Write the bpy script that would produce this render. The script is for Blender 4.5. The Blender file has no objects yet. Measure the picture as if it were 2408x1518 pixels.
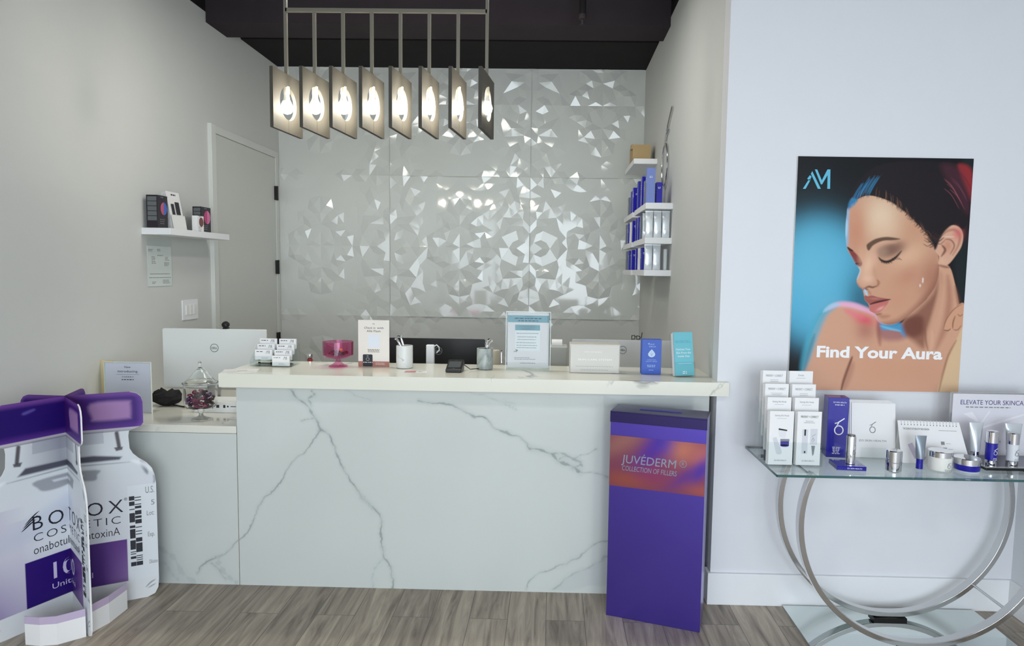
import bpy, bmesh, math, random
import numpy as np
from mathutils import Vector, Matrix, geometry
PI = math.pi
sc = bpy.context.scene
COL = sc.collection

# ------------------------------------------------------------------ camera
FPX, CX, CY = 1530.0, 1268.0, 754.0
YAW, PIT, ROL, EYE = math.radians(1.037), math.radians(4.426), math.radians(.881), 1.61
fw = Vector((-math.sin(YAW)*math.cos(PIT), math.cos(YAW)*math.cos(PIT), -math.sin(PIT)))
_r0 = Vector((math.cos(YAW), math.sin(YAW), 0)); _u0 = _r0.cross(fw)
RT = math.cos(ROL)*_r0 + math.sin(ROL)*_u0
UP = math.cos(ROL)*_u0 - math.sin(ROL)*_r0
cd = bpy.data.cameras.new('camera'); cam = bpy.data.objects.new('camera', cd); COL.objects.link(cam)
m3 = Matrix((RT, UP, -fw)).transposed()
cam.matrix_world = Matrix.Translation((0, 0, EYE)) @ m3.to_4x4()
cd.sensor_fit = 'HORIZONTAL'; cd.sensor_width = 36; cd.lens = 36*FPX/2408
cd.shift_x = -(CX-1204)/2408; cd.shift_y = (CY-759)/2408
cd.clip_start = .05
sc.camera = cam
def at(px, py, X=None, Y=None, Z=None):          # a point of the place seen at a pixel, on a given wall, floor or table plane
    d = fw + RT*((px-CX)/FPX) - UP*((py-CY)/FPX)
    t = X/d.x if X is not None else Y/d.y if Y is not None else (Z-EYE)/d.z
    return Vector((0, 0, EYE)) + d*t

# ------------------------------------------------------------------ light and exposure
w = bpy.data.worlds.new('world'); sc.world = w; w.use_nodes = True
w.node_tree.nodes['Background'].inputs[0].default_value = (.75, .88, 1, 1)
w.node_tree.nodes['Background'].inputs[1].default_value = .6
sc.view_settings.view_transform = 'Standard'; sc.view_settings.look = 'None'
sc.view_settings.exposure = 0.13; sc.view_settings.gamma = 1; sc.view_settings.use_curve_mapping = False
def area(name, loc, rot, sx, sy, power, col):
    l = bpy.data.lights.new(name, 'AREA'); l.shape = 'RECTANGLE'; l.size = sx; l.size_y = sy
    l.energy = power; l.color = col
    o = bpy.data.objects.new(name, l); COL.objects.link(o); o.location = loc; o.rotation_euler = rot
    return o
DAY = (.84, .92, 1.0)
for i, x in enumerate((-1.75, -.55, .65, 1.75)):          # daylight in the four storefront panes behind the camera
    area('daylight', (x, -2.62, 1.45), (PI/2, 0, 0), 1.0, 2.5, (27, 36, 56, 50)[i], DAY)
for x, y, p in ((-.9, .3, 17), (1.2, .3, 11), (-1.2, 3.9, 10), (-.2, 3.9, 9)):   # square fill lights without fixtures, added out of view to brighten the room
    area('overhead_fill', (x, y, 3.31), (0, 0, 0), .5, .5, p, (1, .985, .94))
BULB = 120.0

# ------------------------------------------------------------------ helpers
def lin(c):
    return tuple(((v/255)/12.92 if v/255 <= .04045 else ((v/255+.055)/1.055)**2.4) for v in c)
_m = {}
def mat(name, rgb=(200, 200, 200), rough=.5, metal=0, spec=.5, coat=0, emit=None, es=0, alpha=None, trans=0, ior=1.45, fn=None):
    if name in _m: return _m[name]
    m = bpy.data.materials.new(name); m.use_nodes = True; _m[name] = m
    b = m.node_tree.nodes['Principled BSDF']
    b.inputs['Base Color'].default_value = (*lin(rgb), 1)
    b.inputs['Roughness'].default_value = rough; b.inputs['Metallic'].default_value = metal
    b.inputs['Specular IOR Level'].default_value = spec; b.inputs['Coat Weight'].default_value = coat
    b.inputs['IOR'].default_value = ior
    b.inputs['Coat Roughness'].default_value = .05
    if trans: b.inputs['Transmission Weight'].default_value = trans
    if emit: b.inputs['Emission Color'].default_value = (*lin(emit), 1); b.inputs['Emission Strength'].default_value = es
    if fn: fn(m.node_tree, b)
    return m
def N(nt, t, **k):
    n = nt.nodes.new(t)
    for a, v in k.items(): setattr(n, a, v)
    return n
def ramp(nt, fac, stops):
    r = N(nt, 'ShaderNodeValToRGB'); e = r.color_ramp.elements
    while len(e) < len(stops): e.new(.5)
    for q, (p, c) in zip(e, stops): q.position = p; q.color = (*lin(c), 1)
    nt.links.new(fac, r.inputs[0]); return r.outputs[0]
def grain(scale=60, amt=.05, bump=.0, stretch=(1, 1, 1)):   # slight unevenness of a painted or printed surface
    def f(nt, b):
        tc = N(nt, 'ShaderNodeTexCoord'); mp = N(nt, 'ShaderNodeMapping'); mp.inputs['Scale'].default_value = stretch
        nt.links.new(tc.outputs['Object'], mp.inputs[0])
        n = N(nt, 'ShaderNodeTexNoise'); n.inputs['Scale'].default_value = scale; n.inputs['Detail'].default_value = 4
        nt.links.new(mp.outputs[0], n.inputs['Vector'])
        c = b.inputs['Base Color'].default_value[:]
        mx = N(nt, 'ShaderNodeMix', data_type='RGBA')
        mx.inputs[6].default_value = (*[v*(1-amt) for v in c[:3]], 1); mx.inputs[7].default_value = (*[min(1, v*(1+amt)) for v in c[:3]], 1)
        nt.links.new(n.outputs['Fac'], mx.inputs[0]); nt.links.new(mx.outputs[2], b.inputs['Base Color'])
        if bump:
            bp = N(nt, 'ShaderNodeBump'); bp.inputs['Strength'].default_value = bump; bp.inputs['Distance'].default_value = .002
            nt.links.new(n.outputs['Fac'], bp.inputs['Height']); nt.links.new(bp.outputs[0], b.inputs['Normal'])
    return f
def attr_col(nt, b):                                        # a printed picture or the veins of a stone, held on the mesh itself
    a = N(nt, 'ShaderNodeAttribute'); a.attribute_name = 'print'; nt.links.new(a.outputs['Color'], b.inputs['Base Color'])
def clear(name, tint=(250, 252, 252), refl=1.0, rough=.02, ior=1.45):  # clear sheet: see-through with a Fresnel reflection
    if name in _m: return _m[name]
    m = bpy.data.materials.new(name); m.use_nodes = True; _m[name] = m; nt = m.node_tree
    for n in list(nt.nodes):
        if n.type != 'OUTPUT_MATERIAL': nt.nodes.remove(n)
    o = nt.nodes['Material Output']
    t = N(nt, 'ShaderNodeBsdfTransparent'); t.inputs[0].default_value = (*lin(tint), 1)
    g = N(nt, 'ShaderNodeBsdfGlossy'); g.inputs['Roughness'].default_value = rough
    f = N(nt, 'ShaderNodeFresnel'); 
    ge = N(nt, 'ShaderNodeNewGeometry'); mi = N(nt, 'ShaderNodeMix'); mi.inputs[2].default_value = ior; mi.inputs[3].default_value = 1/ior   # same reflection on both faces of the sheet
    nt.links.new(ge.outputs['Backfacing'], mi.inputs[0]); nt.links.new(mi.outputs[0], f.inputs[0])
    mu = N(nt, 'ShaderNodeMath', operation='MULTIPLY'); mu.inputs[1].default_value = refl
    nt.links.new(f.outputs[0], mu.inputs[0])
    x = N(nt, 'ShaderNodeMixShader'); nt.links.new(mu.outputs[0], x.inputs[0])
    nt.links.new(t.outputs[0], x.inputs[1]); nt.links.new(g.outputs[0], x.inputs[2]); nt.links.new(x.outputs[0], o.inputs[0])
    return m

class MB:                                                   # collects shapes for ONE mesh
    def __init__(s): s.v = []; s.f = []
    def add(s, vs, fs, M=None):
        k = len(s.v); s.v += [tuple(M @ Vector(p)) if M else tuple(p) for p in vs]; s.f += [[i+k for i in f] for f in fs]; return s
    def box(s, x0, x1, y0, y1, z0, z1, M=None):
        vs = [(x, y, z) for z in (z0, z1) for y in (y0, y1) for x in (x0, x1)]
        return s.add(vs, [(0, 2, 3, 1), (4, 5, 7, 6), (0, 1, 5, 4), (2, 6, 7, 3), (0, 4, 6, 2), (1, 3, 7, 5)], M)
    def lathe(s, prof, seg=32, M=None, close=False):
        vs = []; fs = []
        for r, z in prof: vs += [(r*math.cos(2*PI*i/seg), r*math.sin(2*PI*i/seg), z) for i in range(seg)]
        n = len(prof)
        for j in range(n-1):
            for i in range(seg):
                a = j*seg+i; b = j*seg+(i+1) % seg; fs.append((a, b, b+seg, a+seg))
        if not close:
            if prof[0][0] > 1e-5: fs.append(tuple(range(seg))[::-1])
            if prof[-1][0] > 1e-5: fs.append(tuple(range((n-1)*seg, n*seg)))
        return s.add(vs, fs, M)
    def prism(s, pts, y0, y1, M=None):                      # outline in x,z, thickness along y
        n = len(pts); vs = [(x, y0, z) for x, z in pts] + [(x, y1, z) for x, z in pts]
        fs = [tuple(range(n)), tuple(range(2*n-1, n-1, -1))] + [(i, i+n, (i+1) % n+n, (i+1) % n) for i in range(n)]
        return s.add(vs, fs, M)
    def tube(s, pts, r, seg=10, M=None, loop=False):
        pts = [Vector(p) for p in pts]; n = len(pts); vs = []; fs = []; pn = None
        for i, p in enumerate(pts):
            a = pts[i-1] if (i or loop) else p; b = pts[(i+1) % n] if (i < n-1 or loop) else p
            t = (b-a).normalized()
            if pn is None:
                pn = t.cross(Vector((0, 0, 1)) if abs(t.z) < .9 else Vector((1, 0, 0))).normalized()
            pn = (pn-t*pn.dot(t)).normalized(); q = t.cross(pn); rr = r[i] if isinstance(r, (list, tuple)) else r
            vs += [tuple(p+pn*(rr*math.cos(2*PI*k/seg))+q*(rr*math.sin(2*PI*k/seg))) for k in range(seg)]
        for j in range(n if loop else n-1):
            for k in range(seg):
                a = j*seg+k; b = j*seg+(k+1) % seg; c = ((j+1) % n)*seg
                fs.append((a, b, c+(k+1) % seg, c+k))
        if not loop: fs += [tuple(range(seg))[::-1], tuple(range((n-1)*seg, n*seg))]
        return s.add(vs, fs, M)
def link(o, parent=None):
    COL.objects.link(o)
    if parent: o.parent = parent
    return o
MARKS = ('lettering', 'port', 'print', 'info_panel', 'printed_picture', 'pale_lettering', 'dark_lettering', 'seal_strip', 'barcode', 'logo', 'strand', 'printed_product', 'punch_hole', 'monogram', 'teal_band', 'pale_heading')
def pieces(mb):                                             # islands of a mesh that stand apart, so that each line of print is an object
    n = len(mb.v); root = list(range(n))
    def fd(i):
        while root[i] != i: root[i] = root[root[i]]; i = root[i]
        return i
    for f in mb.f:
        for k in f[1:]: root[fd(k)] = fd(f[0])
    isl = {}
    for i in range(n): isl.setdefault(fd(i), []).append(i)
    P = np.array(mb.v); keys = list(isl); lo = np.array([P[isl[k]].min(0) for k in keys]); hi = np.array([P[isl[k]].max(0) for k in keys])
    size = (hi-lo).max(1); gap = np.maximum(0, np.maximum(lo[:, None]-hi[None], lo[None]-hi[:, None]))
    near = np.sqrt((gap**2).sum(2)) <= np.maximum(.02, .5*np.maximum(size[:, None], size[None]))*.98
    k = len(keys); lab = list(range(k))
    for i in range(k):
        if lab[i] != i: continue
        st = [i]; seen = {i}
        while st:
            j = st.pop()
            for q in np.nonzero(near[j])[0]:
                if q not in seen: seen.add(q); st.append(q)
        for q in seen: lab[q] = i
    out = []
    for c in sorted(set(lab)):
        vid = set(); [vid.update(isl[keys[i]]) for i in range(k) if lab[i] == c]
        mp = {v: t for t, v in enumerate(sorted(vid))}; b = MB(); b.v = [mb.v[v] for v in sorted(vid)]
        b.f = [[mp[v] for v in f] for f in mb.f if f[0] in vid]; out.append(b)
    return out
def obj(name, mb, m, parent=None, smooth=False, bevel=0, label=None, loc=None, rz=0, norm=True):
    if name in MARKS:
        ps = pieces(mb)
        if len(ps) > 1: return [obj_(name, p, m, parent, smooth, bevel, label, loc, rz, norm) for p in ps][0]
    return obj_(name, mb, m, parent, smooth, bevel, label, loc, rz, norm)
def obj_(name, mb, m, parent=None, smooth=False, bevel=0, label=None, loc=None, rz=0, norm=True):
    me = bpy.data.meshes.new(name); me.from_pydata(mb.v, [], mb.f)
    if norm:
        bm = bmesh.new(); bm.from_mesh(me); bmesh.ops.recalc_face_normals(bm, faces=bm.faces); bm.to_mesh(me); bm.free()
    me.materials.append(m)
    if smooth:
        me.shade_smooth()
        try: me.set_sharp_from_angle(angle=math.radians(35))
        except Exception: pass
    o = link(bpy.data.objects.new(name, me), parent)
    if bevel:
        b = o.modifiers.new('bevel', 'BEVEL'); b.width = bevel; b.segments = 2; b.limit_method = 'ANGLE'
    if label: o['label'] = label
    if loc is not None: o.location = loc
    o.rotation_euler.z = rz
    return o
def tag(o, label, cat, group=None):
    o['label'] = label; o['category'] = cat
    if group: o['group'] = group
    return o
def thing(name, label, cat, loc=(0, 0, 0), rz=0, group=None):
    o = link(bpy.data.objects.new(name, None)); o.location = loc; o.rotation_euler.z = rz; o.empty_display_size = .05
    return tag(o, label, cat, group)
def struct(name, mb, m, parent=None, **k):
    o = obj(name, mb, m, parent, **k)
    if not parent: o['kind'] = 'structure'
    return o
def dup(root, loc=None, rz=None, label=None, group=None):
    r = root.copy(); COL.objects.link(r)
    if loc is not None: r.location = loc
    if rz is not None: r.rotation_euler.z = rz
    if label: r['label'] = label
    if group: r['group'] = group
    for ch in list(root.children):
        c = ch.copy(); COL.objects.link(c); c.parent = r
        for g in list(ch.children):
            d = g.copy(); COL.objects.link(d); d.parent = c
    return r
def plane_m(o, right, up):                                  # x -> right, y -> up, z -> out of the surface
    r = Vector(right).normalized(); u = Vector(up).normalized(); n = r.cross(u)
    m = Matrix((r, u, n)).transposed().to_4x4(); m.translation = Vector(o); return m
def front(x=0, y=0, z=0): return plane_m((x, y, z), (1, 0, 0), (0, 0, 1))   # faces -Y, towards the room
_tc = {}
def glyphs(s, weight=0, space=1):
    k = (s, weight, space)
    if k not in _tc:
        c = bpy.data.curves.new('t', 'FONT'); c.body = s; c.size = 1; c.offset = weight; c.space_character = space; c.resolution_u = 3
        o = bpy.data.objects.new('t', c); COL.objects.link(o)
        dg = bpy.context.evaluated_depsgraph_get(); me = bpy.data.meshes.new_from_object(o.evaluated_get(dg))
        v = [tuple(p.co) for p in me.vertices]; f = [tuple(p.vertices) for p in me.polygons]
        bpy.data.objects.remove(o); bpy.data.curves.remove(c); bpy.data.meshes.remove(me)
        _tc[k] = (v, f)
    return _tc[k]
def type_(mb, M, s, x, y, h, wdt=None, align='l', weight=0, space=1, slant=0, up=.0006):
    """one line of lettering: cap height h, optional total width, baseline at x, y of plane M"""
    if weight > 0 and ('M' in s or h < .012): weight = 0        # thickened outlines would fold over themselves
    v, f = glyphs(s, weight, space)
    if not v: return
    x0 = min(p[0] for p in v); x1 = max(p[0] for p in v); k = h/.73; kx = k if not wdt else wdt/(x1-x0)
    ox = {'l': 0, 'c': (x1-x0)/2, 'r': (x1-x0)}[align]
    mb.add([(x+(p[0]-x0-ox)*kx+slant*p[1]*k, y+p[1]*k, up) for p in v], f, M)
def bars(mb, M, x, y, wd, n, lh, th, seed=0, center=False, up=.0006, cover=.8):   # lines of print too small to read
    r = random.Random(seed)
    for i in range(n):
        tw = wd*(r.uniform(.6, 1) if n > 1 else 1); cx = x-tw/2 if center else x; e = cx+tw
        while cx < e:
            ww = min(r.uniform(2, 5)*th, e-cx)
            mb.add([(cx, y-i*lh, up), (cx+ww*cover, y-i*lh, up), (cx+ww*cover, y-i*lh+th, up), (cx, y-i*lh+th, up)], [(0, 1, 2, 3)], M)
            cx += ww+th*.3
def flat(mb, M, pts, up=.0005): mb.add([(x, y, up) for x, y in pts], [tuple(range(len(pts)))], M)
def rect(mb, M, x0, x1, y0, y1, up=.0005): flat(mb, M, [(x0, y0), (x1, y0), (x1, y1), (x0, y1)], up)
def disc(mb, M, x, y, rx, ry=None, n=28, up=.0005):
    ry = ry or rx; flat(mb, M, [(x+rx*math.cos(2*PI*i/n), y+ry*math.sin(2*PI*i/n)) for i in range(n)], up)
def stroke(mb, M, pts, wd, up=.0006):
    for i in range(len(pts)-1):
        a = Vector(pts[i]); b = Vector(pts[i+1]); d = (b-a).normalized(); n = Vector((-d.y, d.x))*wd/2; e = d*wd*.15
        a = a-e; b = b+e
        mb.add([(*(a-n), up), (*(b-n), up), (*(b+n), up), (*(a+n), up)], [(0, 1, 2, 3)], M)
def rounded(x0, x1, z0, z1, r, n=5):
    o = []
    for cx, cz, a in ((x1-r, z0+r, -PI/2), (x1-r, z1-r, 0), (x0+r, z1-r, PI/2), (x0+r, z0+r, PI)):
        o += [(cx+r*math.cos(a+PI/2*i/n), cz+r*math.sin(a+PI/2*i/n)) for i in range(n+1)]
    return o
# ---- a small painter: colours a fine grid of points, used for printed pictures and stone veins
class Paint:
    def __init__(s, P, rgb): s.P = P; s.c = np.tile(np.array(lin(rgb)), P.shape[:-1]+(1,)).astype(float)
    def mix(s, a, rgb): a = np.clip(a, 0, 1)[..., None]; s.c = s.c*(1-a)+np.array(lin(rgb))*a
    @staticmethod
    def smooth(pts, n=4, closed=True):
        p = np.array(pts, float); k = len(p); o = []
        for i in range(k if closed else k-1):
            a, b, c, d = [p[(i+j) % k] if closed else p[min(max(i+j, 0), k-1)] for j in (-1, 0, 1, 2)]
            for t in np.arange(n)/n: o.append(.5*((2*b)+(c-a)*t+(2*a-5*b+4*c-d)*t*t+(3*b-a-3*c+d)*t**3))
        if not closed: o.append(p[-1])
        return np.array(o)
    def dist(s, p, closed):
        X = s.P[..., 0]; Y = s.P[..., 1]; best = np.full(X.shape, 1e9); ins = np.zeros(X.shape, bool); k = len(p); par = np.zeros(X.shape)
        for i in range(k if closed else k-1):
            a = p[i]; b = p[(i+1) % k]; d = b-a; L = max(d@d, 1e-9)
            t = np.clip(((X-a[0])*d[0]+(Y-a[1])*d[1])/L, 0, 1); q = np.hypot(X-a[0]-t*d[0], Y-a[1]-t*d[1])
            u = q < best; best = np.where(u, q, best); par = np.where(u, (i+t)/(k-1), par)
            if closed and abs(d[1]) > 1e-9:
                c = ((a[1] > Y) != (b[1] > Y)) & (X < d[0]*(Y-a[1])/d[1]+a[0]); ins ^= c
        return best, ins, par
    def poly(s, pts, rgb, soft=3, al=1, sm=True):
        p = s.smooth(pts) if sm else np.array(pts, float); d, i, _ = s.dist(p, True); sd = np.where(i, d, -d)
        a = np.clip(.5+sd/(2*soft), 0, 1); s.mix(a*a*(3-2*a)*al, rgb); return s
    def line(s, pts, rgb, wd, soft=3, al=1, taper=True, sm=True):
        p = s.smooth(pts, closed=False) if sm else np.array(pts, float); d, _, t = s.dist(p, False)
        ww = wd*(np.sin(np.clip(t, 0.02, .98)*PI)**.5 if taper else 1)/2
        a = np.clip(.5+(ww-d)/(2*soft), 0, 1); s.mix(a*a*(3-2*a)*al, rgb); return s
    def blob(s, x, y, rx, ry, rgb, al=1, rot=0, p=1.0):
        c, q = math.cos(rot), math.sin(rot); X = s.P[..., 0]-x; Y = s.P[..., 1]-y
        d = ((X*c+Y*q)/rx)**2+((-X*q+Y*c)/ry)**2; s.mix(np.exp(-d**p)*al, rgb); return s
def grid_obj(name, V, colr, m, parent=None):                # V (h,w,3) points, colr (h,w,3) linear
    h, wd = V.shape[:2]; me = bpy.data.meshes.new(name)
    idx = np.arange(h*wd).reshape(h, wd)
    q = np.stack([idx[:-1, :-1], idx[:-1, 1:], idx[1:, 1:], idx[1:, :-1]], -1).reshape(-1, 4)
    me.vertices.add(h*wd); me.vertices.foreach_set('co', V.reshape(-1).astype(np.float32))
    me.loops.add(q.size); me.loops.foreach_set('vertex_index', q.reshape(-1).astype(np.int32))
    me.polygons.add(len(q)); me.polygons.foreach_set('loop_start', (np.arange(len(q))*4).astype(np.int32))
    me.update(calc_edges=True)
    a = me.color_attributes.new('print', 'FLOAT_COLOR', 'POINT')
    a.data.foreach_set('color', np.concatenate([np.clip(colr, 0, 1), np.ones((h, wd, 1))], -1).reshape(-1).astype(np.float32))
    me.materials.append(m)
    return link(bpy.data.objects.new(name, me), parent)

# ------------------------------------------------------------------ materials
XL, XR, YB, YW, XE = -2.464, .797, 5.89, 3.085, 2.245         # left wall, alcove side wall, feature wall, poster wall, end wall
M_wall = mat('wall paint', (208, 210, 207), .75, spec=.2, fn=grain(9, .015))
M_wallw = mat('poster wall paint', (226, 228, 232), .45, spec=.35, fn=grain(7, .012))
M_trim = mat('white trim paint', (236, 238, 240), .4)
M_black = mat('black ceiling paint', (34, 31, 33), .8, spec=.2, fn=grain(5, .25))
M_beam = mat('black beam paint', (52, 46, 50), .75, spec=.2, fn=grain(4, .2))
M_white = mat('white laminate', (232, 233, 230), .4)
M_paper = mat('white paper', (238, 238, 238), .6)
M_ink = mat('dark ink', (45, 48, 55), .6)
M_grey = mat('grey ink', (135, 138, 142), .6)
M_chrome = mat('brushed chrome', (205, 205, 205), .16, 1)
M_silver = mat('polished silver', (225, 225, 228), .07, 1)
M_blk = mat('black plastic', (22, 22, 24), .35)
M_blue = mat('deep blue carton', (18, 12, 150), .3, coat=.4)
M_acr = clear('clear acrylic', (250, 252, 252), .35)
M_glass = mat('clear jar glass', (252, 254, 253), .0, trans=1, ior=1.45)
M_wh = mat('white ink', (250, 250, 250), .5)

def floor_nodes(nt, b):
    tc = N(nt, 'ShaderNodeTexCoord'); mp = N(nt, 'ShaderNodeMapping'); mp.inputs['Rotation'].default_value = (0, 0, PI/2)
    nt.links.new(tc.outputs['Object'], mp.inputs[0])
    br = N(nt, 'ShaderNodeTexBrick'); br.offset = .37
    for k, v in (('Scale', 1), ('Mortar Size', .0012), ('Brick Width', 1.22), ('Row Height', .178), ('Bias', 0)): br.inputs[k].default_value = v
    br.inputs['Color1'].default_value = (.0, .0, .0, 1); br.inputs['Color2'].default_value = (1, 1, 1, 1); br.inputs['Mortar'].default_value = (.35, .35, .35, 1)
    nt.links.new(mp.outputs[0], br.inputs['Vector'])
    m2 = N(nt, 'ShaderNodeMapping'); m2.inputs['Scale'].default_value = (16, 1.3, 1); nt.links.new(tc.outputs['Object'], m2.inputs[0])
    ad = N(nt, 'ShaderNodeVectorMath', operation='ADD'); nt.links.new(m2.outputs[0], ad.inputs[0])
    sc_ = N(nt, 'ShaderNodeVectorMath', operation='SCALE'); sc_.inputs['Scale'].default_value = 40; nt.links.new(br.outputs['Color'], sc_.inputs[0]); nt.links.new(sc_.outputs[0], ad.inputs[1])
    n = N(nt, 'ShaderNodeTexNoise'); n.inputs['Scale'].default_value = 1.6; n.inputs['Detail'].default_value = 8; n.inputs['Roughness'].default_value = .62; n.inputs['Distortion'].default_value = .8
    nt.links.new(ad.outputs[0], n.inputs['Vector'])
    c1 = ramp(nt, n.outputs['Fac'], [(.28, (104, 92, 82)), (.45, (152, 140, 126)), (.6, (176, 164, 148)), (.75, (200, 189, 172))])
    hs = N(nt, 'ShaderNodeHueSaturation'); mr = N(nt, 'ShaderNodeMapRange'); mr.inputs[3].default_value = .80; mr.inputs[4].default_value = 1.12
    nt.links.new(br.outputs['Color'], mr.inputs[0]); nt.links.new(mr.outputs[0], hs.inputs['Value']); nt.links.new(c1, hs.inputs['Color'])
    sm = N(nt, 'ShaderNodeMix', data_type='RGBA'); sm.inputs[7].default_value = (.09, .08, .07, 1)
    nt.links.new(br.outputs['Fac'], sm.inputs[0]); nt.links.new(hs.outputs[0], sm.inputs[6]); nt.links.new(sm.outputs[2], b.inputs['Base Color'])
    bp = N(nt, 'ShaderNodeBump'); bp.inputs['Strength'].default_value = .12; bp.inputs['Distance'].default_value = .002
    nt.links.new(n.outputs['Fac'], bp.inputs['Height']); nt.links.new(bp.outputs[0], b.inputs['Normal'])
M_floor = mat('grey oak planks', rough=.42, fn=floor_nodes)

def marble_nodes(base, vein, scale=1.6, width=.012, off=0):
    def f(nt, b):
        tc = N(nt, 'ShaderNodeTexCoord'); mp = N(nt, 'ShaderNodeMapping'); mp.inputs['Location'].default_value = (off, off*.7, off*.3)
        mp.inputs['Rotation'].default_value = (.5, .3, .7)
        nt.links.new(tc.outputs['Object'], mp.inputs[0])
        n = N(nt, 'ShaderNodeTexNoise'); n.inputs['Scale'].default_value = scale; n.inputs['Detail'].default_value = 7; n.inputs['Distortion'].default_value = 1.2
        nt.links.new(mp.outputs[0], n.inputs['Vector'])
        s = N(nt, 'ShaderNodeMath', operation='SUBTRACT'); s.inputs[1].default_value = .5; nt.links.new(n.outputs['Fac'], s.inputs[0])
        a = N(nt, 'ShaderNodeMath', operation='ABSOLUTE'); nt.links.new(s.outputs[0], a.inputs[0])
        n2 = N(nt, 'ShaderNodeTexNoise'); n2.inputs['Scale'].default_value = scale*1.7; nt.links.new(mp.outputs[0], n2.inputs['Vector'])
        g = N(nt, 'ShaderNodeMapRange'); g.inputs[1].default_value = .45; g.inputs[2].default_value = .62; g.inputs[3].default_value = 1; g.inputs[4].default_value = 0
        nt.links.new(n2.outputs['Fac'], g.inputs[0])
        ml = N(nt, 'ShaderNodeMath', operation='ADD'); nt.links.new(a.outputs[0], ml.inputs[0])
        m2 = N(nt, 'ShaderNodeMath', operation='MULTIPLY'); m2.inputs[1].default_value = .05; nt.links.new(g.outputs[0], m2.inputs[0]); nt.links.new(m2.outputs[0], ml.inputs[1])
        c = ramp(nt, ml.outputs[0], [(0, vein), (width, tuple((x+y)/2 for x, y in zip(vein, base))), (width*3, base), (1, base)])
        nt.links.new(c, b.inputs['Base Color'])
    return f
M_slab = mat('polished white marble', rough=.14, coat=.1, fn=marble_nodes((232, 231, 217), (150, 152, 146), 1.5, .008, 3))
M_desk = mat('polished marble desk', rough=.1, coat=.3, fn=marble_nodes((230, 229, 218), (192, 190, 180), 2.0, .008, 9))
M_vein = mat('veined marble panel', rough=.12, coat=.3, fn=attr_col)
M_print = mat('printed board', rough=.45, spec=.3, fn=attr_col)

# ------------------------------------------------------------------ the setting
struct('floor', MB().box(-3.2, 3.4, -2.9, 6.1, -.05, 0), M_floor)
struct('ceiling', MB().box(-3.2, 3.4, -2.9, 6.1, 3.8, 3.85), M_black)
struct('wall_left', MB().box(XL-.1, XL, -2.9, YB+.1, 0, 3.385), M_wall)
struct('wall_right', MB().box(XE, XE+.1, -2.9, YW+.1, 0, 3.385), M_wallw)
struct('wall_alcove', MB().box(XR, XR+.1, YW+.1, YB+.1, 0, 3.375), M_wall)
struct('wall_poster', MB().box(XR, XE+.1, YW, YW+.1, 0, 3.385), M_wallw)
struct('trim_1', MB().box(XL-.1, XL-.001, -2.9, YB+.1, 3.385, 3.8).box(XR+.001, XR+.1, YW+.1, YB+.1, 3.375, 3.8).box(XR+.001, XE+.1, YW+.001, YW+.1, 3.385, 3.8).box(XE+.001, XE+.1, -2.9, YW, 3.385, 3.8), M_black)
struct('trim_2', MB().box(XL, XR, 4.68, 4.98, 3.315, 3.6), M_beam)          # painted beam across the alcove
struct('trim_3', MB().box(XL, XR, 5.2, 5.886, 3.378, 3.5), M_black)
# storefront behind the camera
wf = MB().box(-3.2, 3.4, -2.6, -2.5, 2.75, 3.8).box(-3.2, 3.4, -2.6, -2.5, 0, .15)
for a, b in ((-3.2, -2.3), (-1.2, -1.1), (0, .1), (1.2, 1.3), (2.25, 3.4)): wf.box(a, b, -2.6, -2.5, .15, 2.75)
struct('wall_front', wf, M_wallw)
# baseboards of the poster wall and the end wall
struct('baseboard_back', MB().box(XR-.015, XE-.014, YW-.015, YW, 0, .158).box(XR-.015, XR, YW, YW+.06, 0, .158), M_trim, bevel=.003)
struct('baseboard_right', MB().box(XE-.014, XE, -2.4, YW, 0, .158), M_trim, bevel=.003)
struct('baseboard_left', MB().box(XL, XL+.014, -2.4, 3.15, 0, .12), M_trim, bevel=.003)

# faceted pearl feature wall, its pattern mirrored from tile to tile
rnd = random.Random(7)
T = .63; gx0 = at(917, 413, Y=YB).x; gz0 = at(917, 413, Y=YB).z
pts = []; hts = []
def addp(x, y, h):
    for q in pts:
        if (q[0]-x)**2+(q[1]-y)**2 < .088**2: return
    pts.append((x, y)); hts.append(h)
for c in ((0, 0), (1, 0), (1, 1), (0, 1)): addp(*c, rnd.uniform(0, 1))
for k in range(8):
    t = (k+rnd.uniform(.3, .7))/8
    addp(t, 0, rnd.random()); addp(t, 1, rnd.random()); addp(0, t, rnd.random()); addp(1, t, rnd.random())
for k in range(1200):
    addp(rnd.uniform(.04, .96), rnd.uniform(.04, .96), 0)
for i in range(len(hts)): hts[i] = rnd.choice((0, 0, 0, 0, .1, .25, .5, 1))
vt, _, tris, *_r = geometry.delaunay_2d_cdt([Vector(p) for p in pts], [], [], 0, 1e-6)
mb = MB()
i0 = math.floor((XL-gx0)/T); i1 = math.ceil((XR-gx0)/T); j0 = math.floor((0-gz0)/T); j1 = math.ceil((3.378-gz0)/T)
bm = bmesh.new()
for i in range(i0, i1):
    for j in range(j0, j1):
        vs = []
        for q, h in zip(vt, hts):
            u = q.x if i % 2 == 0 else 1-q.x; v = q.y if j % 2 == 0 else 1-q.y
            vs.append(bm.verts.new((gx0+(i+u)*T, YB-.014*h, gz0+(j+v)*T)))
        for t in tris: bm.faces.new([vs[k] for k in t])
bmesh.ops.remove_doubles(bm, verts=bm.verts, dist=1e-4)
for co, no in (((XL, 0, 0), (-1, 0, 0)), ((XR, 0, 0), (1, 0, 0)), ((0, 0, 0), (0, 0, -1)), ((0, 0, 3.378), (0, 0, 1))):
    g = bm.verts[:]+bm.edges[:]+bm.faces[:]
    bmesh.ops.bisect_plane(bm, geom=g, plane_co=co, plane_no=no, clear_outer=True)
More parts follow.
